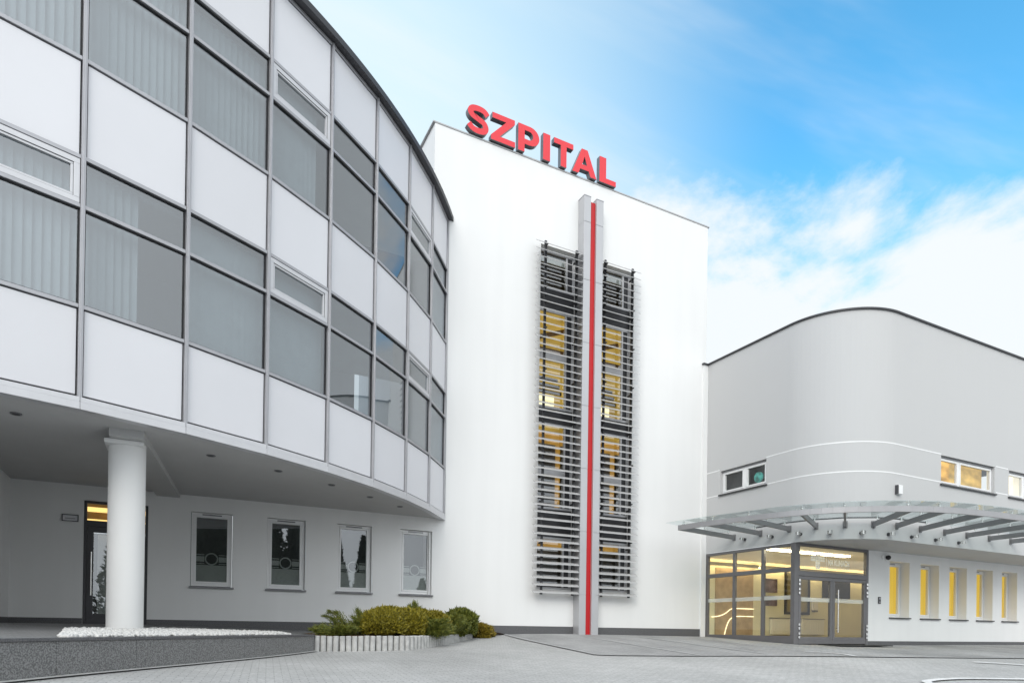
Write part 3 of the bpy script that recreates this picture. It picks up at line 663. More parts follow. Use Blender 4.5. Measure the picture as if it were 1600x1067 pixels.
# lower wall with narrow windows
LY = 13.4; LX0 = 19.56; SW = [20.66 + 1.66 * k for k in range(9)]
path = [(LX0, LY), (XE, LY)]
holes = [(x - LX0, x + 1.05 - LX0, .54, 2.36) for x in SW]
mb = MB(); path_wall(mb, path, -.6, BZ + .003, holes, .37); mb.build('lower_wall', M['white'], ent)
MB().box(LX0 + .01, LY - .014, -.7, XE, LY - .002, -.235).build('plinth', M['plinth'], ent)
for x in SW:
    y = LY + .35; p, q, n = (x, y), (x + 1.05, y), (0, -1)
    f = MB().ring(p, q, n, .55, 2.35, .07, -.03, .04, .005, 1.045).ring(p, q, n, .62, 2.28, .05, -.03, .055, .075, .975).build('window', M['pvc'], ent, bevel=.005)
    MB().box(x + .125, y - .012, .67, x + .925, y - .004, 2.23).build('pane', M['glass_clear'], f)
    MB().box(x + .05, y + .06, .5, x + 1.0, y + .07, 2.3).build('lit_blind', M['lit_blind'], f)
    MB().box(x - .02, LY - .07, .495, x + 1.07, LY + .3, .535).build('sill', M['sill_dark'], f, bevel=.004)
    MB().box(x + .3, y - .048, 2.30, x + .75, y - .0405, 2.325).build('vent_slot', M['sill'], f)
# glazed entrance screen, left face (x = 16.2) and doors (y = 13.4)
FX = 16.2; FZ = -.42; HZ = 2.635; RZ = (1.80, 1.93)
sc_ = MB(); ys = [16.985, 15.68, 14.52, 13.52]
sc_.box(FX - .03, 13.50, FZ, FX + .07, 16.99, -.10); sc_.box(FX - .03, 13.50, HZ - .09, FX + .07, 16.99, HZ)
sc_.box(FX - .028, 13.50, RZ[0], FX + .068, 16.99, RZ[1])
for y in (16.93, 15.72, 14.55): sc_.box(FX - .032, y - .05, -.10, FX + .066, y + .05, HZ - .09)
scr = sc_.build('entrance_screen', M['doorgrey'], ent, bevel=.005)
post = MB().box(FX - .035, 13.36, FZ, FX + .15, 13.50, HZ + .003).build('corner_post', M['doorgrey'], ent, bevel=.006)
for a, b in ((16.88, 15.77), (15.67, 14.60), (14.50, 13.50)):
    MB().box(FX + .01, b, -.10, FX + .02, a, RZ[0]).build('pane', M['glass_clear'], scr)
    MB().box(FX + .01, b, RZ[1], FX + .02, a, HZ - .09).build('pane', M['glass_clear'], scr)
    MB().box(FX + .003, b, .98, FX + .007, a, 1.10).build('frosted_band', M['band'], scr)
dr = MB(); DX0, DX1, DXM = FX + .152, 19.55, 17.86
dr.box(DX0, LY - .03, RZ[0] - .12, DX1, LY + .07, RZ[1] - .10); dr.box(DX0, LY - .03, HZ - .08, DX1, LY + .07, HZ); dr.box(DX1 - .11, LY - .034, -.4, DX1 - .0, LY + .072, HZ - .08)
dr.box(DX0, LY - .03, RZ[1] - .10, DX0 + .05, LY + .07, HZ - .08)
drf = dr.build('door_frame', M['doorgrey'], ent, bevel=.005)
MB().box(DX0 + .05, LY + .01, RZ[1] - .10, DX1 - .11, LY + .02, HZ - .08).build('transom_pane', M['glass_clear'], drf)
for a, b in ((DX0 + .01, DXM - .005), (DXM + .005, DX1 - .12)):
    lf = MB(); p, q, n = (a, LY), (b, LY), (0, -1)
    lf.ring(p, q, n, -.33, RZ[0] - .13, .10, -.05, .035); lf.seg(p, q, n, -.23, -.12, -.045, .03, .10, b - a - .10)
    lf = lf.build('door', M['doorgrey'], ent, bevel=.005)
    MB().box(a + .10, LY + .005, -.12, b - .10, LY + .015, RZ[0] - .23).build('pane', M['glass_clear'], lf)
    MB().box(a + .10, LY - .002, .93, b - .10, LY + .002, 1.05).build('frosted_band', M['band'], lf)
    if a > DXM:
        hx = a + .16
        MB().tube([(hx, LY - .10, .02), (hx, LY - .10, 1.32)], .018, 10).tube([(hx, LY - .03, .14), (hx, LY - .10, .14)], .012, 8).tube([(hx, LY - .03, 1.2), (hx, LY - .10, 1.2)], .012, 8).build('handle', M['chrome'], lf, angle=40)
    hg = MB()
    hx = a - .005 if a < DXM else b + .02
    for z in (-.13, -.02, .13, .24, 1.17, 1.28, 1.43, 1.54): hg.tube([(hx, LY - .06, z - .035), (hx, LY - .06, z + .035)], .03, 10)
    hg.build('hinge', M['chrome'], lf, angle=40)
# lettering on the glass above the doors
tg = thing('glass_sign', 'white cross and NA KLINACH lettering on the glass above the doors', 'sign', (17.9, LY, 1.9))
mb = MB(); cz = 2.22; cx_ = 17.22; yf = LY + .004; cs = .052
for r in range(-2, 4):
    for c in range(-3, 3):
        on = (c in (-1, 0)) or (r in (-1, 0))
        ox, oz = (c + .5) * 1.0, -(r + .5)
        if on: mb.box(cx_ + ox * .105 - .046, yf, cz + oz * .078 + .0 - .034, cx_ + ox * .105 + .046, yf + .004, cz + oz * .078 + .034)
mb.build('cross', M['film_white'], tg)
MB().box(17.60, yf, 1.90, 17.612, yf + .004, 2.38).build('divider', M['film_white'], tg)
def text_mesh(name, txt, x, z, h, wtot, parent, mat, bold=0.):
    cu = bpy.data.curves.new(name, 'FONT'); cu.body = txt; cu.size = 1; cu.extrude = .002; cu.offset = bold
    o = bpy.data.objects.new(name, cu); COL.objects.link(o); bpy.context.view_layer.update()
    me = bpy.data.meshes.new_from_object(o.evaluated_get(bpy.context.evaluated_depsgraph_get())); bpy.data.objects.remove(o)
    xs = [v.co.x for v in me.vertices]; ys_ = [v.co.y for v in me.vertices]; sx = wtot / (max(xs) - min(xs)); sz = h / (max(ys_) - min(ys_)); x0, y0 = min(xs), min(ys_)
    P = parent.location
    for v in me.vertices: v.co = Vector((x + (v.co.x - x0) * sx - P.x, yf + .002 - v.co.z - P.y, z + (v.co.y - y0) * sz - P.z))
    me.materials.clear(); me.materials.append(mat); ob = bpy.data.objects.new(name, me); COL.objects.link(ob); ob.parent = parent; return ob
text_mesh('lettering', 'SZPITAL', 17.68, 2.30, .08, .62, tg, M['film_white'], .01)
text_mesh('lettering', 'NA KLINACH', 17.68, 2.05, .18, .98, tg, M['film_white'], .035)
mb = MB(); x = 17.68
while x < 18.64:
    w = random.uniform(.03, .09); mb.box(x, yf, 1.955, x + w, yf + .004, 1.985); x += w + .02
mb.build('small_print', M['film_white'], tg)

# lobby
LB = 17.7
mb = MB(); mb.box(16.28, 13.48, -.24, 27, LB, -.2); mb.build('lobby_floor', M['lobby_floor'], ent)
MB().box(16.28, 13.48, 2.56, 27, LB, 2.60).build('lobby_ceiling', M['stretch'], ent)  # ceiling emits an added fill, no real fitting
MB().box(16.2, LB, -.3, 27, LB + .1, 2.7).build('lobby_wall', M['cream'], ent)
MB().box(19.62, 13.75, -.2, 19.7, LB, 2.56) if False else None
MB().box(27, 13.45, -.3, 27.1, LB, 2.6).build('lobby_side_wall', M['cream'], ent)
MB().box(16.28, 14.25, 2.525, 19.9, 14.5, 2.555).build('ceiling_light', emit('lobby_strip_light', (1, .86, .56), 15.0), ent)
MB().box(19.25, LB - .30, 2.34, 26.5, LB - .27, 2.46).box(16.6, LB - .30, 2.34, 19.15, LB - .27, 2.46).build('cove_baffle', M['ceiling'], ent)
MB().box(19.3, LB - .24, 2.36, 26.4, LB - .16, 2.39).build('cove_light', emit('lobby_cove_light', (1, .78, .44), 9.0), ent)
MB().box(16.65, LB - .24, 2.36, 19.1, LB - .16, 2.39).build('cove_light', emit('lobby_cove_light', (1, .78, .44), 9.0), ent)
MB().box(17.30, LB - .05, -.2, 19.15, LB - .002, 2.3).build('wood_panelling', M['wood'], ent)
t1 = smooth_path([(17.1, .52), (17.45, .56), (17.75, .66), (18.02, .82), (18.35, .85), (19.15, .85)], 5)
t2 = smooth_path([(17.72, -.1), (17.82, .2), (17.98, .45), (18.25, .55), (18.6, .57), (19.15, .57)], 5)
mb = MB()
for t in (t1, t2): mb.tube([(a, LB - .07, b) for a, b in t], .015, 8)
mb.build('curved_light', M['lit_lamp'], ent)
def framed(name, label, cat, x0, z0, x1, z1, mat, fm, group=None, w=.03):
    t = thing(name, label, cat, ((x0 + x1) / 2, LB, z0), group)
    MB().ring((x0, LB), (x1, LB), (0, -1), z0, z1, w, .003, .05).build('frame', fm, t); MB().box(x0 + w, LB - .03, z0 + w, x1 - w, LB - .012, z1 - w).build('picture', mat, t)
framed('wall_picture', 'upper muted purple print on the lobby wall beside the wood panelling', 'picture', 19.74, 1.50, 20.42, 2.02, M['picture'], M['picture'])
framed('wall_picture', 'lower muted purple print on the lobby wall beside the wood panelling', 'picture', 19.74, 1.0, 20.42, 1.38, M['picture'], M['picture'])
framed('wall_picture', 'large dark framed print on the lobby wall behind the right door leaf', 'picture', 23.0, 1.40, 24.65, 2.20, M['picture_dark'], M['black'])
framed('display_cabinet', 'tall black framed glass cabinet standing at the lobby wall behind the corner post', 'cabinet', 20.85, .70, 22.25, 2.45, M['mirror'], M['black'], None, .1)
def radiator(x0, x1, label):
    t = thing('radiator', label, 'radiator', ((x0 + x1) / 2, LB, -.1), 'radiators on the lobby wall')
    mb = MB(); mb.box(x0, LB - .12, -.08, x1, LB - .03, .52); k = x0 + .05
    while k < x1 - .05: mb.box(k, LB - .13, -.05, k + .05, LB - .121, .49); k += .1
    mb.build('panel', M['radiator'], t, bevel=.01); MB().box(x0 - .02, LB - .14, .525, x1 + .02, LB - .02, .55).build('top_grille', M['sill'], t)
radiator(20.05, 21.35, 'white ribbed radiator under the cabinet left of the corner post'); radiator(21.75, 23.0, 'white ribbed radiator seen through the left door leaf')
t = thing('soap_dispenser', 'small white dispenser on the lobby wall right of the black cabinet', 'dispenser', (22.5, LB, .85))
MB().box(22.35, LB - .12, .88, 22.65, LB, 1.30).build('body', M['pvc'], t, bevel=.03); MB().box(22.42, LB - .15, .82, 22.58, LB - .02, .88).build('spout', M['sill'], t)

# pilaster joining the tower
pil = MB().box(15.94, 16.95, -.3, 16.145, 17.0, 9.05).build('pilaster', M['white'], ent)
MB().box(15.90, 16.90, 9.052, 16.10, 17.05, 9.10).build('pilaster_cap', M['cap'], pil)

# ------------------------------------------------------------------ glass canopy
can = thing('glass_canopy', 'curved glass canopy on grey steel ribs over the entrance', 'canopy', (16.2, 12, 2.95))
beamP = smooth_path([(13.22, 15.02), (13.38, 14.0), (13.62, 13.05), (14.0, 11.75), (14.68, 10.68), (15.9, 9.78), (17.25, 9.34), (19.6, 9.12), (22.5, 9.1), (25.5, 9.25)], 5)
mb = MB()
for a, b in zip(beamP, beamP[1:]):
    d = np.array(b) - np.array(a); d /= np.linalg.norm(d); n = np.array((d[1], -d[0]))
    mb.seg(a, b, n, 2.965, 3.105, -.03, .03)
mb.build('edge_beam', plain('light_painted_steel', (.36, .355, .365), .42, .3, .05, 4), can)
INN = [(16.15, 15.69, 3.02), (16.15, 14.61, 3.0), (16.15, 13.54, 3.0), (16.33, 12.78, 2.99), (16.75, 12.17, 2.98), (17.37, 11.76, 2.975), (18.15, 11.6, 2.965), (19.25, 11.6, 2.963), (20.45, 11.6, 2.963), (21.62, 11.6, 2.955), (22.85, 11.6, 2.955), (24.1, 11.6, 2.955)]
OUT = [(13.22, 15.02), (13.38, 14.0), (13.66, 12.9), (14.12, 11.5), (14.68, 10.68), (15.9, 9.78), (16.75, 9.5), (18.0, 9.26), (19.4, 9.14), (20.9, 9.1), (22.5, 9.1), (24.0, 9.17)]
for a, b in zip(INN, OUT):
    mb = MB().bar((a[0], a[1], 3.045), (b[0], b[1], 3.035), .055, .14)
    dv = (Vector(b).to_3d() - Vector((a[0], a[1], 0))).normalized(); sd = Vector((-dv.y, dv.x, 0))
    ap = Vector((a[0], a[1], 3.045)) + dv * .006
    r = mb.build('rib', M['steel'], can, bevel=.004)
    fb = MB()
    for f in (.12, .55, .92):
        p = Vector((a[0] + (b[0] - a[0]) * f, a[1] + (b[1] - a[1]) * f, 3.1))
        fx = MB(); fx.tube([p, p + Vector((0, 0, .099))], .014, 8); fx.tube([p + Vector((0, 0, .06)), p + Vector((0, 0, .085))], .035, 10); fx.tube([p + Vector((0, 0, .117)), p + Vector((0, 0, .128))], .035, 10)
        fx.build('glass_fitting', M['chrome'], r, angle=40)
    pl = ap; fb.hexa([pl + sd * s * .06 + dv * t + Vector((0, 0, z)) for z in (-.1, .1) for s, t in ((-1, -.005), (1, -.005), (1, .012), (-1, .012))]); fb.build('wall_plate', M['steel'], r)
# glass panes between the ribs
def bo(p, o=.16):
    i = min(range(len(beamP)), key=lambda k: math.dist(beamP[k], p)); a = beamP[max(0, i - 1)]; b = beamP[min(len(beamP) - 1, i + 1)]; L = math.dist(a, b)
    n = ((b[1] - a[1]) / L, -(b[0] - a[0]) / L)
    if n[0] * (p[0] - 19) + n[1] * (p[1] - 15) < 0: n = (-n[0], -n[1])
    return (p[0] + n[0] * o, p[1] + n[1] * o)
inn2 = []; 
for (ix, iy, _), (ox, oy) in zip(INN, OUT):
    L = math.dist((ix, iy), (ox, oy)); inn2.append((ix + (ox - ix) / L * .28, iy + (oy - iy) / L * .28))
out_idx = [min(range(len(beamP)), key=lambda k: math.dist(beamP[k], p)) for p in OUT]
bpo = [bo(p, .14) for p in beamP]
def gpane(inn_a, inn_b, outs):
    pts = [inn_a] + outs + [inn_b]
    return MB().extrude([(*p, 3.20) for p in pts], (0, 0, .016))
ed = (bpo[0][0] - .05, bpo[0][1] + .35); ii = (inn2[0][0] - .1, inn2[0][1] + .45)
gpane(ii, (inn2[0][0], inn2[0][1] + .006), [ed, (bpo[0][0], bpo[0][1] + .006)]).build('glass_pane', M['glass_canopy'], can)
for k in range(len(OUT) - 1):
    i0, i1 = out_idx[k], out_idx[k + 1]
    outs = bpo[i0:i1 + 1]
    gpane(inn2[k], inn2[k + 1], outs).build('glass_pane', M['glass_canopy'], can)
# dark inner glass channel
mb = MB()
for a, b in zip(inn2[1:7], inn2[2:8]): mb.bar((*a, 3.19), (*b, 3.19), .03, .025)
mb.build('glass_channel', M['anthracite'], can)
# wall lamps under the canopy
LP = [(16.15, 15.24, 2.93, (-1, 0)), (16.15, 14.16, 2.89, (-1, 0)), (16.19, 13.19, 2.86, (-.98, -.2)), (16.505, 12.46, 2.83, (-.82, -.57)), (17.07, 11.91, 2.80, (-.54, -.84)), (17.83, 11.626, 2.79, (-.16, -.99)), (18.84, 11.6, 2.79, (0, -1)), (20.0, 11.6, 2.79, (0, -1)), (21.18, 11.6, 2.79, (0, -1))]
where = ['first from the tower, left end of the row', 'second from the tower', 'third, above the corner post', 'fourth, above the entrance doors', 'middle one of the row of nine', 'sixth, just right of the doors', 'seventh, above the ball camera', 'eighth from the tower, next to last', 'last of the row, farthest from the tower']
for (x, y, z, n), wh in zip(LP, where):
    t = thing('wall_lamp', 'round steel spotlight under the canopy, ' + wh, 'wall lamp', (x, y, z), 'spotlights under the canopy')
    N3 = Vector((n[0], n[1], 0)); b = Vector((x, y, z))
    MB().tube([b - N3 * .005, b + N3 * .035], .05, 14).tube([b + N3 * .03, b + N3 * .10], .018, 8).build('arm', M['anthracite'], t, angle=40)
    MB().tube([b + N3 * .15 + Vector((0, 0, -.045)), b + N3 * .15 + Vector((0, 0, .045))], .068, 16).build('head', M['chrome'], t, angle=40)
# alarm box, camera, intercom
(pa, n_) = AT(sR(18.2)); t = thing('alarm_box', 'white siren box with a dark side on the grey wall above the canopy', 'alarm box', (18.2, 11.6, 3.95))
MB().box(18.13, 11.50, 3.94, 18.30, 11.598, 4.20).build('cover', M['pvc'], t, bevel=.012); MB().box(18.085, 11.52, 3.945, 18.128, 11.598, 4.195).build('side', M['anthracite'], t)
t = thing('security_camera', 'black ball camera on a white base left of the narrow yellow windows', 'camera', (20.42, LY, 2.45))
MB().box(20.24, LY - .05, 2.39, 20.40, LY - .001, 2.52).build('base', M['pvc'], t, bevel=.01)
mb = MB(); rr = [(-.08 + .16 * k / 8) for k in range(9)]
mb.tube([(20.43, LY - .10, 2.45 + r) for r in rr], [max(.004, math.sqrt(max(0, .0064 - r * r))) for r in rr], 14); mb.build('lens_ball', M['black'], t, smooth=True)
t = thing('intercom', 'black intercom panel on the white wall right of the entrance doors', 'intercom', (20.12, LY, .98))
MB().box(20.07, LY - .03, .96, 20.19, LY - .001, 1.18).build('panel', M['anthracite'], t, bevel=.006); MB().box(20.10, LY - .034, 1.10, 20.16, LY - .0305, 1.15).box(20.10, LY - .034, 1.0, 20.16, LY - .0305, 1.03).build('buttons', M['alu'], t)
mt = MB().box(17.0, 12.45, -.378, 19.4, 13.2, -.352).build('door_mat', plain('rubber_mat', (.03, .03, .03), .9, 0, .3, 40, .5, 60))
mt.data.transform(Matrix.Translation((-18.2, -12.8, .37))); mt.location = (18.2, 12.8, gz(18.2, 12.8) + .035); tag(mt, 'flat dark rubber mat on the paving before the entrance doors', 'doormat')

# ------------------------------------------------------------------ retaining wall, terrace, gravel
d = np.array(RET1) - np.array(RET0); LR = np.linalg.norm(d); d /= LR; nR = np.array((d[1], -d[0]))   # nR points to the drive
rw = thing('retaining_wall', 'low grey granite clad retaining wall along the drive under the office wing', 'wall', (*RET0, -.8))
mb = MB(); t = LR; k = 0
while t > 0:
    a = max(0, t - 1.18); mb.seg(RET0, RET1, nR, -1.3, -.205, -.16, 0., a + .0025, t - .0025); t -= 1.18
mb.build('granite_slab', M['granite'], rw, bevel=.003)
MB().seg(RET0, RET1, nR, -1.3, -.21, -.155, -.004, 0, LR - .06).build('joint', M['black'], rw)
MB().seg(RET0, RET1, nR, -.205, -.168, -.18, .018, 0, LR + .01).build('cap', M['plinth'], rw, bevel=.006)
sheet('kerb', [(RET0[0] + nR[0] * .10, RET0[1] + nR[1] * .10), (RET1[0] + nR[0] * .10, RET1[1] + nR[1] * .10)], [RET0, RET1], 30, 1, M['kerb'], .02)
def tz(x, y):      # the terrace falls gently from the house to the wall
    return -.19 + .17 * min(1, max(0, (-(nR[0] * (x - RET0[0]) + nR[1] * (y - RET0[1]))) / 4.6))
A = [tuple(np.array(RET0) + d * LR * k / 24 - nR * .17) for k in range(25)]
B = [(-7, 10.0)] + [(-6 + (4.9 + 6) * k / 23, 17.02) for k in range(24)]
vs = []; fs = []
for u in range(25):
    for v in range(13):
        x = A[u][0] + (B[u][0] - A[u][0]) * v / 12; y = A[u][1] + (B[u][1] - A[u][1]) * v / 12; vs.append((x, y, tz(x, y)))
for u in range(24):
    for v in range(12): k = u * 13 + v; fs.append((k, k + 13, k + 14, k + 1))
tag(MB().add(vs, fs).build('terrace', M['terrace'], smooth=True), kind='structure')
# white pebbles
ico = [(0, 0, 1), (.894, 0, .447), (.276, .851, .447), (-.724, .526, .447), (-.724, -.526, .447), (.276, -.851, .447), (.724, .526, -.447), (-.276, .851, -.447), (-.894, 0, -.447), (-.276, -.851, -.447), (.724, -.526, -.447), (0, 0, -1)]
icf = [(0, 1, 2), (0, 2, 3), (0, 3, 4), (0, 4, 5), (0, 5, 1), (1, 6, 2), (2, 7, 3), (3, 8, 4), (4, 9, 5), (5, 10, 1), (6, 7, 2), (7, 8, 3), (8, 9, 4), (9, 10, 5), (10, 6, 1), (11, 7, 6), (11, 8, 7), (11, 9, 8), (11, 10, 9), (11, 6, 10)]
I3 = np.array(ico); mb = MB(); s0 = 7.0
for k in range(5200):
    s = random.uniform(s0, LR - .5); wdt = 1.9 * min(1, (s - s0) / 2.0 + .06) * min(1, (LR - s) / 1.5); o = random.uniform(.19, .19 + max(.05, wdt))
    p = np.array(RET0) + d * s - nR * o; r = random.uniform(.018, .036)
    heap = .016 * min(1, (s - s0) / .6) * math.sin(min(1, (o - .19) / max(.1, wdt)) * PI)
    R_ = Matrix.Rotation(random.uniform(0, 6.28), 3, 'Z') @ Matrix.Rotation(random.uniform(0, 6.28), 3, 'X')
    V = (I3 * (r * random.uniform(.8, 1.3), r, r * random.uniform(.5, .8))) @ np.array(R_).T
    mb.add(V + np.array([p[0], p[1], tz(*p) + heap + random.uniform(0, .02) + .01]), icf)
tag(mb.build('gravel', M['gravel'], smooth=True), 'white pebbles heaped round the column behind the granite wall', 'gravel', kind='stuff')

# ------------------------------------------------------------------ planting bed
KP = smooth_path([(2.505, 13.42), (3.36, 13.30), (4.0, 13.27), (4.45, 13.32), (5.1, 13.84), (6.18, 15.06), (7.12, 16.11)], 8)
S = [0.]
for a, b in zip(KP, KP[1:]): S.append(S[-1] + math.dist(a, b))
post0 = None; sp = .122; nk = int(S[-1] / sp)
for k in range(nk):
    t = k * sp + .06; i = max(0, min(len(S) - 2, int(np.searchsorted(S, t, side='right')) - 1)); f = (t - S[i]) / (S[i + 1] - S[i])
    x = KP[i][0] + (KP[i + 1][0] - KP[i][0]) * f; y = KP[i][1] + (KP[i + 1][1] - KP[i][1]) * f
    zt = -.195 + .05 * t / S[-1] + random.uniform(-.006, .006)
    if post0 is None:
        post0 = MB().tube([(0, 0, -.5), (0, 0, -.012), (0, 0, 0)], [.056, .056, .044], 16).build('edging_post', M['kerb'], angle=35)
        tag(post0, 'upright pale concrete edging post in the row round the shrub bed', 'edging post', 'concrete posts edging the shrub bed'); o = post0
    else:
        o = post0.copy(); COL.objects.link(o)
    o.location = (x, y, zt); o.rotation_euler = (random.uniform(-.02, .02), random.uniform(-.02, .02), random.uniform(0, 6))
# mulch
vs = []; fs = []; nb = len(KP); back = [(2.3 + (8.6 - 2.3) * k / (nb - 1), 14.9 + 2.08 * min(1, k / (nb * .35))) for k in range(nb)]
for u in range(nb):
    a = KP[u]; b = back[u]
    for v in range(9):
        x = a[0] + (b[0] - a[0]) * v / 8; y = a[1] + (b[1] - a[1]) * v / 8
        vs.append((x, y, -.225 + .07 * math.sin(PI * v / 8) + .05 * u / nb + random.uniform(-.012, .012)))
for u in range(nb - 1):
    for v in range(8): k = u * 9 + v; fs.append((k, k + 9, k + 10, k + 1))
tag(MB().add(vs, fs).build('soil', M['soil'], smooth=True), kind='structure')

def foliage(mb, c, r, n, size, up=.5, jag=.12, zmin=-.6, seed=0):
    """leaf sprays spread through a rounded crown"""
    g = np.random.default_rng(seed); c = np.array(c); r = np.array(r)
    lob = g.normal(size=(14, 3)); lob /= np.linalg.norm(lob, axis=1)[:, None]
    jag = .26; D = g.normal(size=(n, 3)); D /= np.linalg.norm(D, axis=1)[:, None]; D = D[D[:, 2] > zmin]
    bump = 1 + jag * (np.max(D @ lob.T, axis=1) ** 6 - .45)
    rad = bump * (1 - np.abs(g.normal(size=len(D))) * .10)
    P = c + D * r * rad[:, None]
    for p, dd in zip(P, D):
        ax = dd * .8 + np.array((0, 0, up)) + g.normal(size=3) * .45; ax /= np.linalg.norm(ax)
        s = np.cross(ax, g.normal(size=3)); s /= np.linalg.norm(s); L = size * g.uniform(.8, 1.9) * (1.9 if g.uniform() < .03 else 1); w = L * .2
        mb.add([p - ax * L * .3, p + s * w, p + ax * L * .7, p - s * w], [(0, 1, 2, 3)])
def core(mb, c, r, seed):
    g = np.random.default_rng(seed); vs = []; nu, nv = 14, 9
    for j in range(nv + 1):
        for i in range(nu):
            th = PI * j / nv; ph = 2 * PI * i / nu; k = .84 + g.uniform(-.04, .04)
            vs.append((c[0] + r[0] * k * math.sin(th) * math.cos(ph), c[1] + r[1] * k * math.sin(th) * math.sin(ph), c[2] + r[2] * k * math.cos(th)))
    fs = [(j * nu + i, j * nu + (i + 1) % nu, (j + 1) * nu + (i + 1) % nu, (j + 1) * nu + i) for j in range(nv) for i in range(nu)]
    mb.add(vs, fs)
def globe(label, blobs, mat, n, size, seed, group='evergreen shrubs in the edged bed'):
    c0 = blobs[0][0]; t = thing('evergreen_shrub', label, 'shrub', (c0[0], c0[1], -.2), group)
    mb = MB()
    for k, (c, r) in enumerate(blobs): core(mb, c, r, seed + k); foliage(mb, c, r, int(n * (r[0] * r[2] * 4)), size, seed=seed + 10 + k)
    mb.build('foliage', mat, t); MB().tube([(c0[0], c0[1], -.35), (c0[0], c0[1], c0[2])], .03, 6).build('stem', M['bark'], t)
def juniper(label, base, sprays, mat, seed, group='evergreen shrubs in the edged bed', dens=70, ns=.06):
    g = random.Random(seed); t = thing('juniper_shrub', label, 'shrub', base, group); mb = MB(); st = MB()
    for (dx, dy, dz) in sprays:
        P = [Vector(base), Vector(base) + Vector((dx * .4, dy * .4, dz * .55)), Vector(base) + Vector((dx * .75, dy * .75, dz * .9)), Vector(base) + Vector((dx, dy, dz))]
        path = [Vector(p) for p in smooth_path([tuple(p) for p in P], 6)]; st.tube(path, [.010 * (1 - .8 * i / len(path)) for i in range(len(path))], 5)
        Lb = Vector((dx, dy, dz)).length
        for k in range(int(dens * 1.5 * Lb / .4)):
            f = g.uniform(.12, 1); i = min(len(path) - 2, int(f * (len(path) - 1))); p = path[i].lerp(path[i + 1], g.random()); ax = (path[i + 1] - path[i]).normalized()
            sp_ = .085 * (1.15 - f)
            p2 = p + Vector((g.gauss(0, sp_), g.gauss(0, sp_), g.gauss(0, sp_ * .8)))
            a = (ax + Vector((g.gauss(0, .36), g.gauss(0, .36), g.gauss(0, .3)))).normalized(); s = a.cross(Vector((g.gauss(0, 1), g.gauss(0, 1), g.gauss(0, 1)))).normalized(); L = ns * g.uniform(.7, 1.5)
            mb.add([p2 - a * L * .4, p2 + s * L * .085, p2 + a * L * 1.0, p2 - s * L * .085], [(0, 1, 2, 3)])
    mb.build('foliage', mat, t); st.build('branches', M['bark'], t)
def fan(n, rx, ry, z0, z1, seed, ang=(0, 6.28)):
    g = random.Random(seed); o = []
    for k in range(n): a = g.uniform(*ang); o.append((rx * math.cos(a) * g.uniform(.6, 1), ry * math.sin(a) * g.uniform(.6, 1), g.uniform(z0, z1)))
    return o
globe('large olive globe shrub, biggest in the bed, left of centre', [((4.05, 13.85, .08), (.50, .46, .36))], M['thuja'], 13000, .05, 1)
globe('second olive globe shrub pressed against the right side of the largest one', [((4.66, 13.95, .06), (.36, .36, .36)), ((5.0, 14.5, .12), (.36, .36, .30))], M['thuja'], 13000, .05, 3)
globe('dull olive shrub in the middle of the bed behind the dark juniper', [((5.42, 14.65, .05), (.42, .40, .32)), ((5.75, 15.1, .0), (.36, .36, .30))], M['thuja'], 12000, .055, 6)
globe('deep green globe shrub at the right end inside the posts', [((6.62, 15.9, .10), (.52, .46, .38)), ((6.25, 15.45, .0), (.42, .36, .30))], M['thuja_green'], 12000, .055, 9)
globe('low golden shrub beyond the last edging post by the tower wall', [((7.52, 16.35, -.12), (.27, .27, .24)), ((7.75, 16.55, -.15), (.22, .2, .18))], M['yellow'], 13000, .05, 12)
juniper('low spreading juniper at the left end of the bed by the granite wall', (3.0, 13.75, -.2), fan(30, .52, .34, .08, .20, 1), M['juniper'], 21, dens=150)
juniper('wispy juniper with long bare tipped shoots rising left of the big globe shrub', (3.35, 14.1, -.15), [(-.42, 0, .46), (-.50, .1, .36), (-.36, -.1, .30), (-.25, .1, .44), (-.15, 0, .26), (-.3, -.15, .2), (.05, -.1, .22)], M['juniper'], 22, dens=120)
juniper('upright juniper tuft squeezed against the left flank of the big globe shrub', (3.55, 13.9, -.18), [(-.06, 0, .52), (.0, .05, .44), (-.16, 0, .36), (.08, -.1, .36), (-.1, -.1, .30), (.0, -.12, .24)], M['juniper'], 23, dens=150)
juniper('juniper tip poking up above the shrubs in the middle of the bed', (4.95, 14.5, .1), [(.0, 0, .46), (-.12, 0, .38), (.12, .0, .34), (.05, .05, .42), (.16, -.05, .26), (-.18, 0, .22)], M['juniper'], 24, dens=130)
juniper('dark green spreading juniper drooping over the posts where the row bends', (5.22, 13.98, -.12), fan(46, .50, .42, -.02, .30, 5), M['juniper'], 25, dens=190)
juniper('feathery juniper leaning right in front of the deep green globe shrub', (5.95, 14.95, -.1), fan(40, .5, .38, .05, .42, 6), M['juniper'], 26, dens=190)

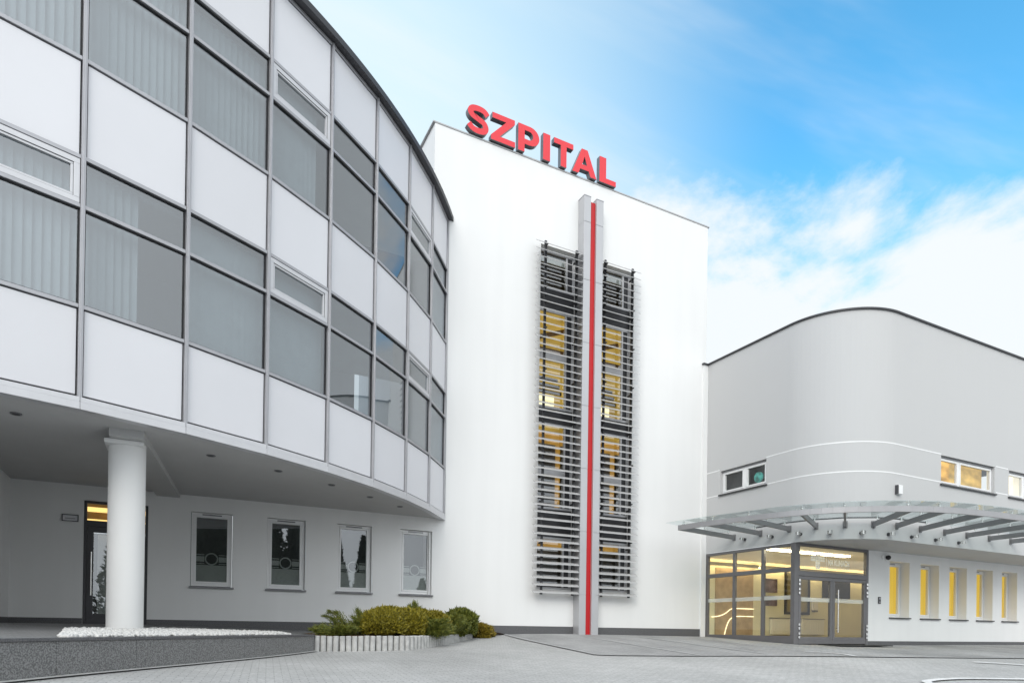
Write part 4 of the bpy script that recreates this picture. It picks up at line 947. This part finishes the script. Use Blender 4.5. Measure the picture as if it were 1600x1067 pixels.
# conifers on the far side of the yard, mirrored in the windows
def conifer_mesh(seed, h, r):
    g = np.random.default_rng(seed); n = 5200; mb = MB()
    u = g.uniform(0, 1, n) ** .7; z = h * (1 - u) * .97 + .15; a = g.uniform(0, 2 * PI, n); rr = r * (u ** .8) * (.8 + .2 * np.sin(a * 5 + z * 4)) * (1 - np.abs(g.normal(size=n)) * .13)
    for k in range(n):
        p = np.array((rr[k] * math.cos(a[k]), rr[k] * math.sin(a[k]), z[k])); ax = np.array((math.cos(a[k]), math.sin(a[k]), .9)) + g.normal(size=3) * .4; ax /= np.linalg.norm(ax)
        s = np.cross(ax, g.normal(size=3)); s /= np.linalg.norm(s); L = .28 * g.uniform(.6, 1.4)
        mb.add([p - ax * L * .4, p + s * L * .3, p + ax * L * .7, p - s * L * .3], [(0, 1, 2, 3)])
    m = 12; zs = [(.12, .80), (h * .5, .42), (h * .95, .02)]
    vs = [(r * k * .84 * math.cos(2 * PI * j / m), r * k * .84 * math.sin(2 * PI * j / m), zz) for zz, k in zs for j in range(m)]
    mb.add(vs, [(i * m + j, i * m + (j + 1) % m, (i + 1) * m + (j + 1) % m, (i + 1) * m + j) for i in range(2) for j in range(m)])
    return mb
cf = [('dark conifer, leftmost of the wood mirrored in the corner door', -2.6, -12.5, 10.5, 2.1), ('broad dark conifer filling the left of the first ground floor window', .9, -13, 11, 2.2), ('broad dark conifer filling the right of the first ground floor window', 3.4, -13.5, 10.5, 2.1), ('broad dark conifer filling the left of the second ground floor window', 5.9, -13, 10.5, 2.1), ('dark conifer filling the right of the second ground floor window', 8.2, -13.5, 9.4, 1.7), ('pointed conifer mirrored at the left of the third ground floor window', 10.3, -13, 8.4, 1.25), ('pointed conifer mirrored at the right of the third ground floor window', 12.2, -13, 8.0, 1.25), ('thin conifer mirrored at the left edge of the fourth ground floor window', 14.5, -13, 6.8, .9), ('small bushy conifer mirrored in the middle of the fourth ground floor window', 16.7, -13, 5.0, 1.2), ('dark conifer mirrored at the right edge of the fourth ground floor window', 18.4, -13, 7.4, 1.2), ('conifer in the back row between the two trees of the first window', 2.3, -15.5, 11.5, 2.1), ('conifer in the back row between the first and second window reflections', 5.0, -15.5, 11.5, 2.1), ('conifer in the back row behind the trees of the second window', 7.9, -15.5, 11, 2.0), ('short conifer standing behind the third window reflection', 11.2, -15, 6.2, 1.3)]
for k, (lb, x, y, h, r) in enumerate(cf):
    z = gz(x, y) - .1; t = thing('conifer_tree', lb, 'tree', (x, y, z), 'conifers mirrored in the windows')
    mb = conifer_mesh(40 + k, h, r); mb.v = [(a + x, b + y, c + z) for a, b, c in mb.v]; mb.build('crown', M['conifer'], t)
    MB().tube([(x, y, z - .2), (x, y, z + h * .9)], [.16, .03], 8).build('trunk', M['bark'], t)

# ------------------------------------------------------------------ camera
F0, ROLL, PITCH, YAW, CYP = 1030.55, .0138082, .0050993, .476063, 976.427
cy_, sy_ = math.cos(YAW), math.sin(YAW)
Fw = Vector((sy_ * math.cos(PITCH), cy_ * math.cos(PITCH), math.sin(PITCH))); r_ = Vector((cy_, -sy_, 0)); u_ = r_.cross(Fw)
Rr = r_ * math.cos(ROLL) + u_ * math.sin(ROLL); Uu = -r_ * math.sin(ROLL) + u_ * math.cos(ROLL)
cam = bpy.data.cameras.new('camera'); co_ = bpy.data.objects.new('camera', cam); COL.objects.link(co_)
co_.matrix_world = Matrix(((Rr.x, Uu.x, -Fw.x, 0), (Rr.y, Uu.y, -Fw.y, 0), (Rr.z, Uu.z, -Fw.z, 0), (0, 0, 0, 1)))
cam.sensor_fit = 'HORIZONTAL'; cam.sensor_width = 36; cam.lens = 36 * F0 / 1600; cam.shift_y = (CYP - 533.5) / 1600; cam.shift_x = 0
cam.clip_start = .05; cam.clip_end = 3000; SC.camera = co_

# ------------------------------------------------------------------ light
SUN_EL, SUN_AZ = math.radians(30), math.radians(221)      # azimuth measured clockwise from +Y
sdir = Vector((math.sin(SUN_AZ) * math.cos(SUN_EL), math.cos(SUN_AZ) * math.cos(SUN_EL), math.sin(SUN_EL)))
sl = bpy.data.lights.new('sun', 'SUN'); sl.energy = 1.0; sl.angle = math.radians(26); sl.color = (1, .94, .86)
so = bpy.data.objects.new('sun', sl); COL.objects.link(so); so.rotation_euler = sdir.to_track_quat('Z', 'Y').to_euler(); so.location = (0, -10, 30)
w = bpy.data.worlds.new('World'); SC.world = w; w.use_nodes = True; nt = w.node_tree; N, L = nt.nodes, nt.links
bg = N['Background']; bg.inputs['Strength'].default_value = .1
sky = N.new('ShaderNodeTexSky'); sky.sky_type = 'NISHITA'; sky.sun_disc = False; sky.sun_elevation = SUN_EL; sky.sun_rotation = SUN_AZ; sky.air_density = 1.0; sky.dust_density = .6; sky.ozone_density = 2.0
hs = N.new('ShaderNodeHueSaturation'); hs.inputs['Hue'].default_value = .48; hs.inputs['Saturation'].default_value = 1.28; hs.inputs['Value'].default_value = 2.75; L.new(sky.outputs[0], hs.inputs['Color'])
tc = N.new('ShaderNodeTexCoord'); sx = N.new('ShaderNodeSeparateXYZ'); L.new(tc.outputs['Generated'], sx.inputs[0])
def math_(op, a, b=None, c=None):
    m = N.new('ShaderNodeMath'); m.operation = op
    for k, v in enumerate((a, b, c)):
        if v is None: continue
        if isinstance(v, (int, float)): m.inputs[k].default_value = v
        else: L.new(v, m.inputs[k])
    return m.outputs[0]
zc = math_('MAXIMUM', sx.outputs['Z'], .02); den = math_('ADD', zc, .22)
cv = N.new('ShaderNodeCombineXYZ'); L.new(math_('DIVIDE', sx.outputs['X'], den), cv.inputs[0]); L.new(math_('DIVIDE', sx.outputs['Y'], den), cv.inputs[1])
def noise(scale, det, rough, off, stretch=(1, 1, 1)):
    mp = N.new('ShaderNodeMapping'); mp.inputs['Location'].default_value = off; mp.inputs['Scale'].default_value = stretch; L.new(cv.outputs[0], mp.inputs['Vector'])
    t = N.new('ShaderNodeTexNoise'); t.inputs['Scale'].default_value = scale; t.inputs['Detail'].default_value = det; t.inputs['Roughness'].default_value = rough; t.inputs['Distortion'].default_value = .3; L.new(mp.outputs[0], t.inputs['Vector']); return t.outputs['Fac']
n1 = noise(1.6, 11, .60, (3.1, 1.7, 0)); n2 = noise(1.1, 7, .6, (8.3, 2.2, 4), (.45, 1.3, 1))
# bank of cloud low in the sky, wisps higher up
bank = math_('MULTIPLY_ADD', math_('SUBTRACT', n1, .5), 1.0, math_('SUBTRACT', .575, sx.outputs['Z']))
bank = math_('ADD', bank, math_('MULTIPLY', math_('MAXIMUM', math_('MULTIPLY_ADD', sx.outputs['Y'], -1., .12), 0.), .7))  # extra cloud added behind the camera to keep the light neutral
zen_fill = N.new('ShaderNodeMapRange'); zen_fill.inputs['From Min'].default_value = .72; zen_fill.inputs['From Max'].default_value = .86; zen_fill.inputs['To Max'].default_value = .7; L.new(sx.outputs['Z'], zen_fill.inputs['Value'])  # unseen overhead cloud, added for neutral top light
bank = math_('ADD', bank, zen_fill.outputs[0])
dt = N.new('ShaderNodeVectorMath'); dt.operation = 'DOT_PRODUCT'; L.new(tc.outputs['Generated'], dt.inputs[0]); dt.inputs[1].default_value = (.10, .86, .50)
hz = N.new('ShaderNodeMapRange'); hz.interpolation_type = 'SMOOTHSTEP'; hz.inputs['From Min'].default_value = .80; hz.inputs['From Max'].default_value = 1.0; hz.inputs['To Max'].default_value = .9; L.new(dt.outputs['Value'], hz.inputs['Value'])
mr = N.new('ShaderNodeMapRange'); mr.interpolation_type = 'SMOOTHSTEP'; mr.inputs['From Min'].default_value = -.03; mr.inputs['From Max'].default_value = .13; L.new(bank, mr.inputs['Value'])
wr = N.new('ShaderNodeMapRange'); wr.interpolation_type = 'SMOOTHSTEP'; wr.inputs['From Min'].default_value = .47; wr.inputs['From Max'].default_value = .70; wr.inputs['To Max'].default_value = .75; L.new(n2, wr.inputs['Value'])
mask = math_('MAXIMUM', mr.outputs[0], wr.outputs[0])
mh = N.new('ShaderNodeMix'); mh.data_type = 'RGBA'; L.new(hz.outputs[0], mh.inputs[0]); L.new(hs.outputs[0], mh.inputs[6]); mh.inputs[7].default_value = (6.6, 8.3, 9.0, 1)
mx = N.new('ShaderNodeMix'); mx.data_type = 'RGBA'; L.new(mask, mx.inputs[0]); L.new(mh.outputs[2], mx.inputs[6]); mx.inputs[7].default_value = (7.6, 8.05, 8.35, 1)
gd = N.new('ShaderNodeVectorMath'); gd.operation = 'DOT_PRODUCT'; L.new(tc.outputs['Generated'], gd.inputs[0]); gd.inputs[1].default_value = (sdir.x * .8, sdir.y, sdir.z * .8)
gr = N.new('ShaderNodeMapRange'); gr.interpolation_type = 'SMOOTHSTEP'; gr.inputs['From Min'].default_value = -.1; gr.inputs['From Max'].default_value = .9; gr.inputs['To Min'].default_value = 1; gr.inputs['To Max'].default_value = 1.9; L.new(gd.outputs['Value'], gr.inputs['Value'])  # added boost of the sun-side sky, evens the light on the facades
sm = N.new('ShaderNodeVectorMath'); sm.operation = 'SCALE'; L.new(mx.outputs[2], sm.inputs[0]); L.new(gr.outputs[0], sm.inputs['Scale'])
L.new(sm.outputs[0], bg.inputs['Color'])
SC.view_settings.view_transform = 'Standard'; SC.view_settings.look = 'None'; SC.view_settings.exposure = 0.28; SC.view_settings.gamma = 1
SC.render.engine = 'CYCLES'
SC.cycles.max_bounces = 8; SC.cycles.transparent_max_bounces = 16; SC.cycles.caustics_reflective = False; SC.cycles.caustics_refractive = False
SC.cycles.use_denoising = True; SC.cycles.sample_clamp_indirect = 4
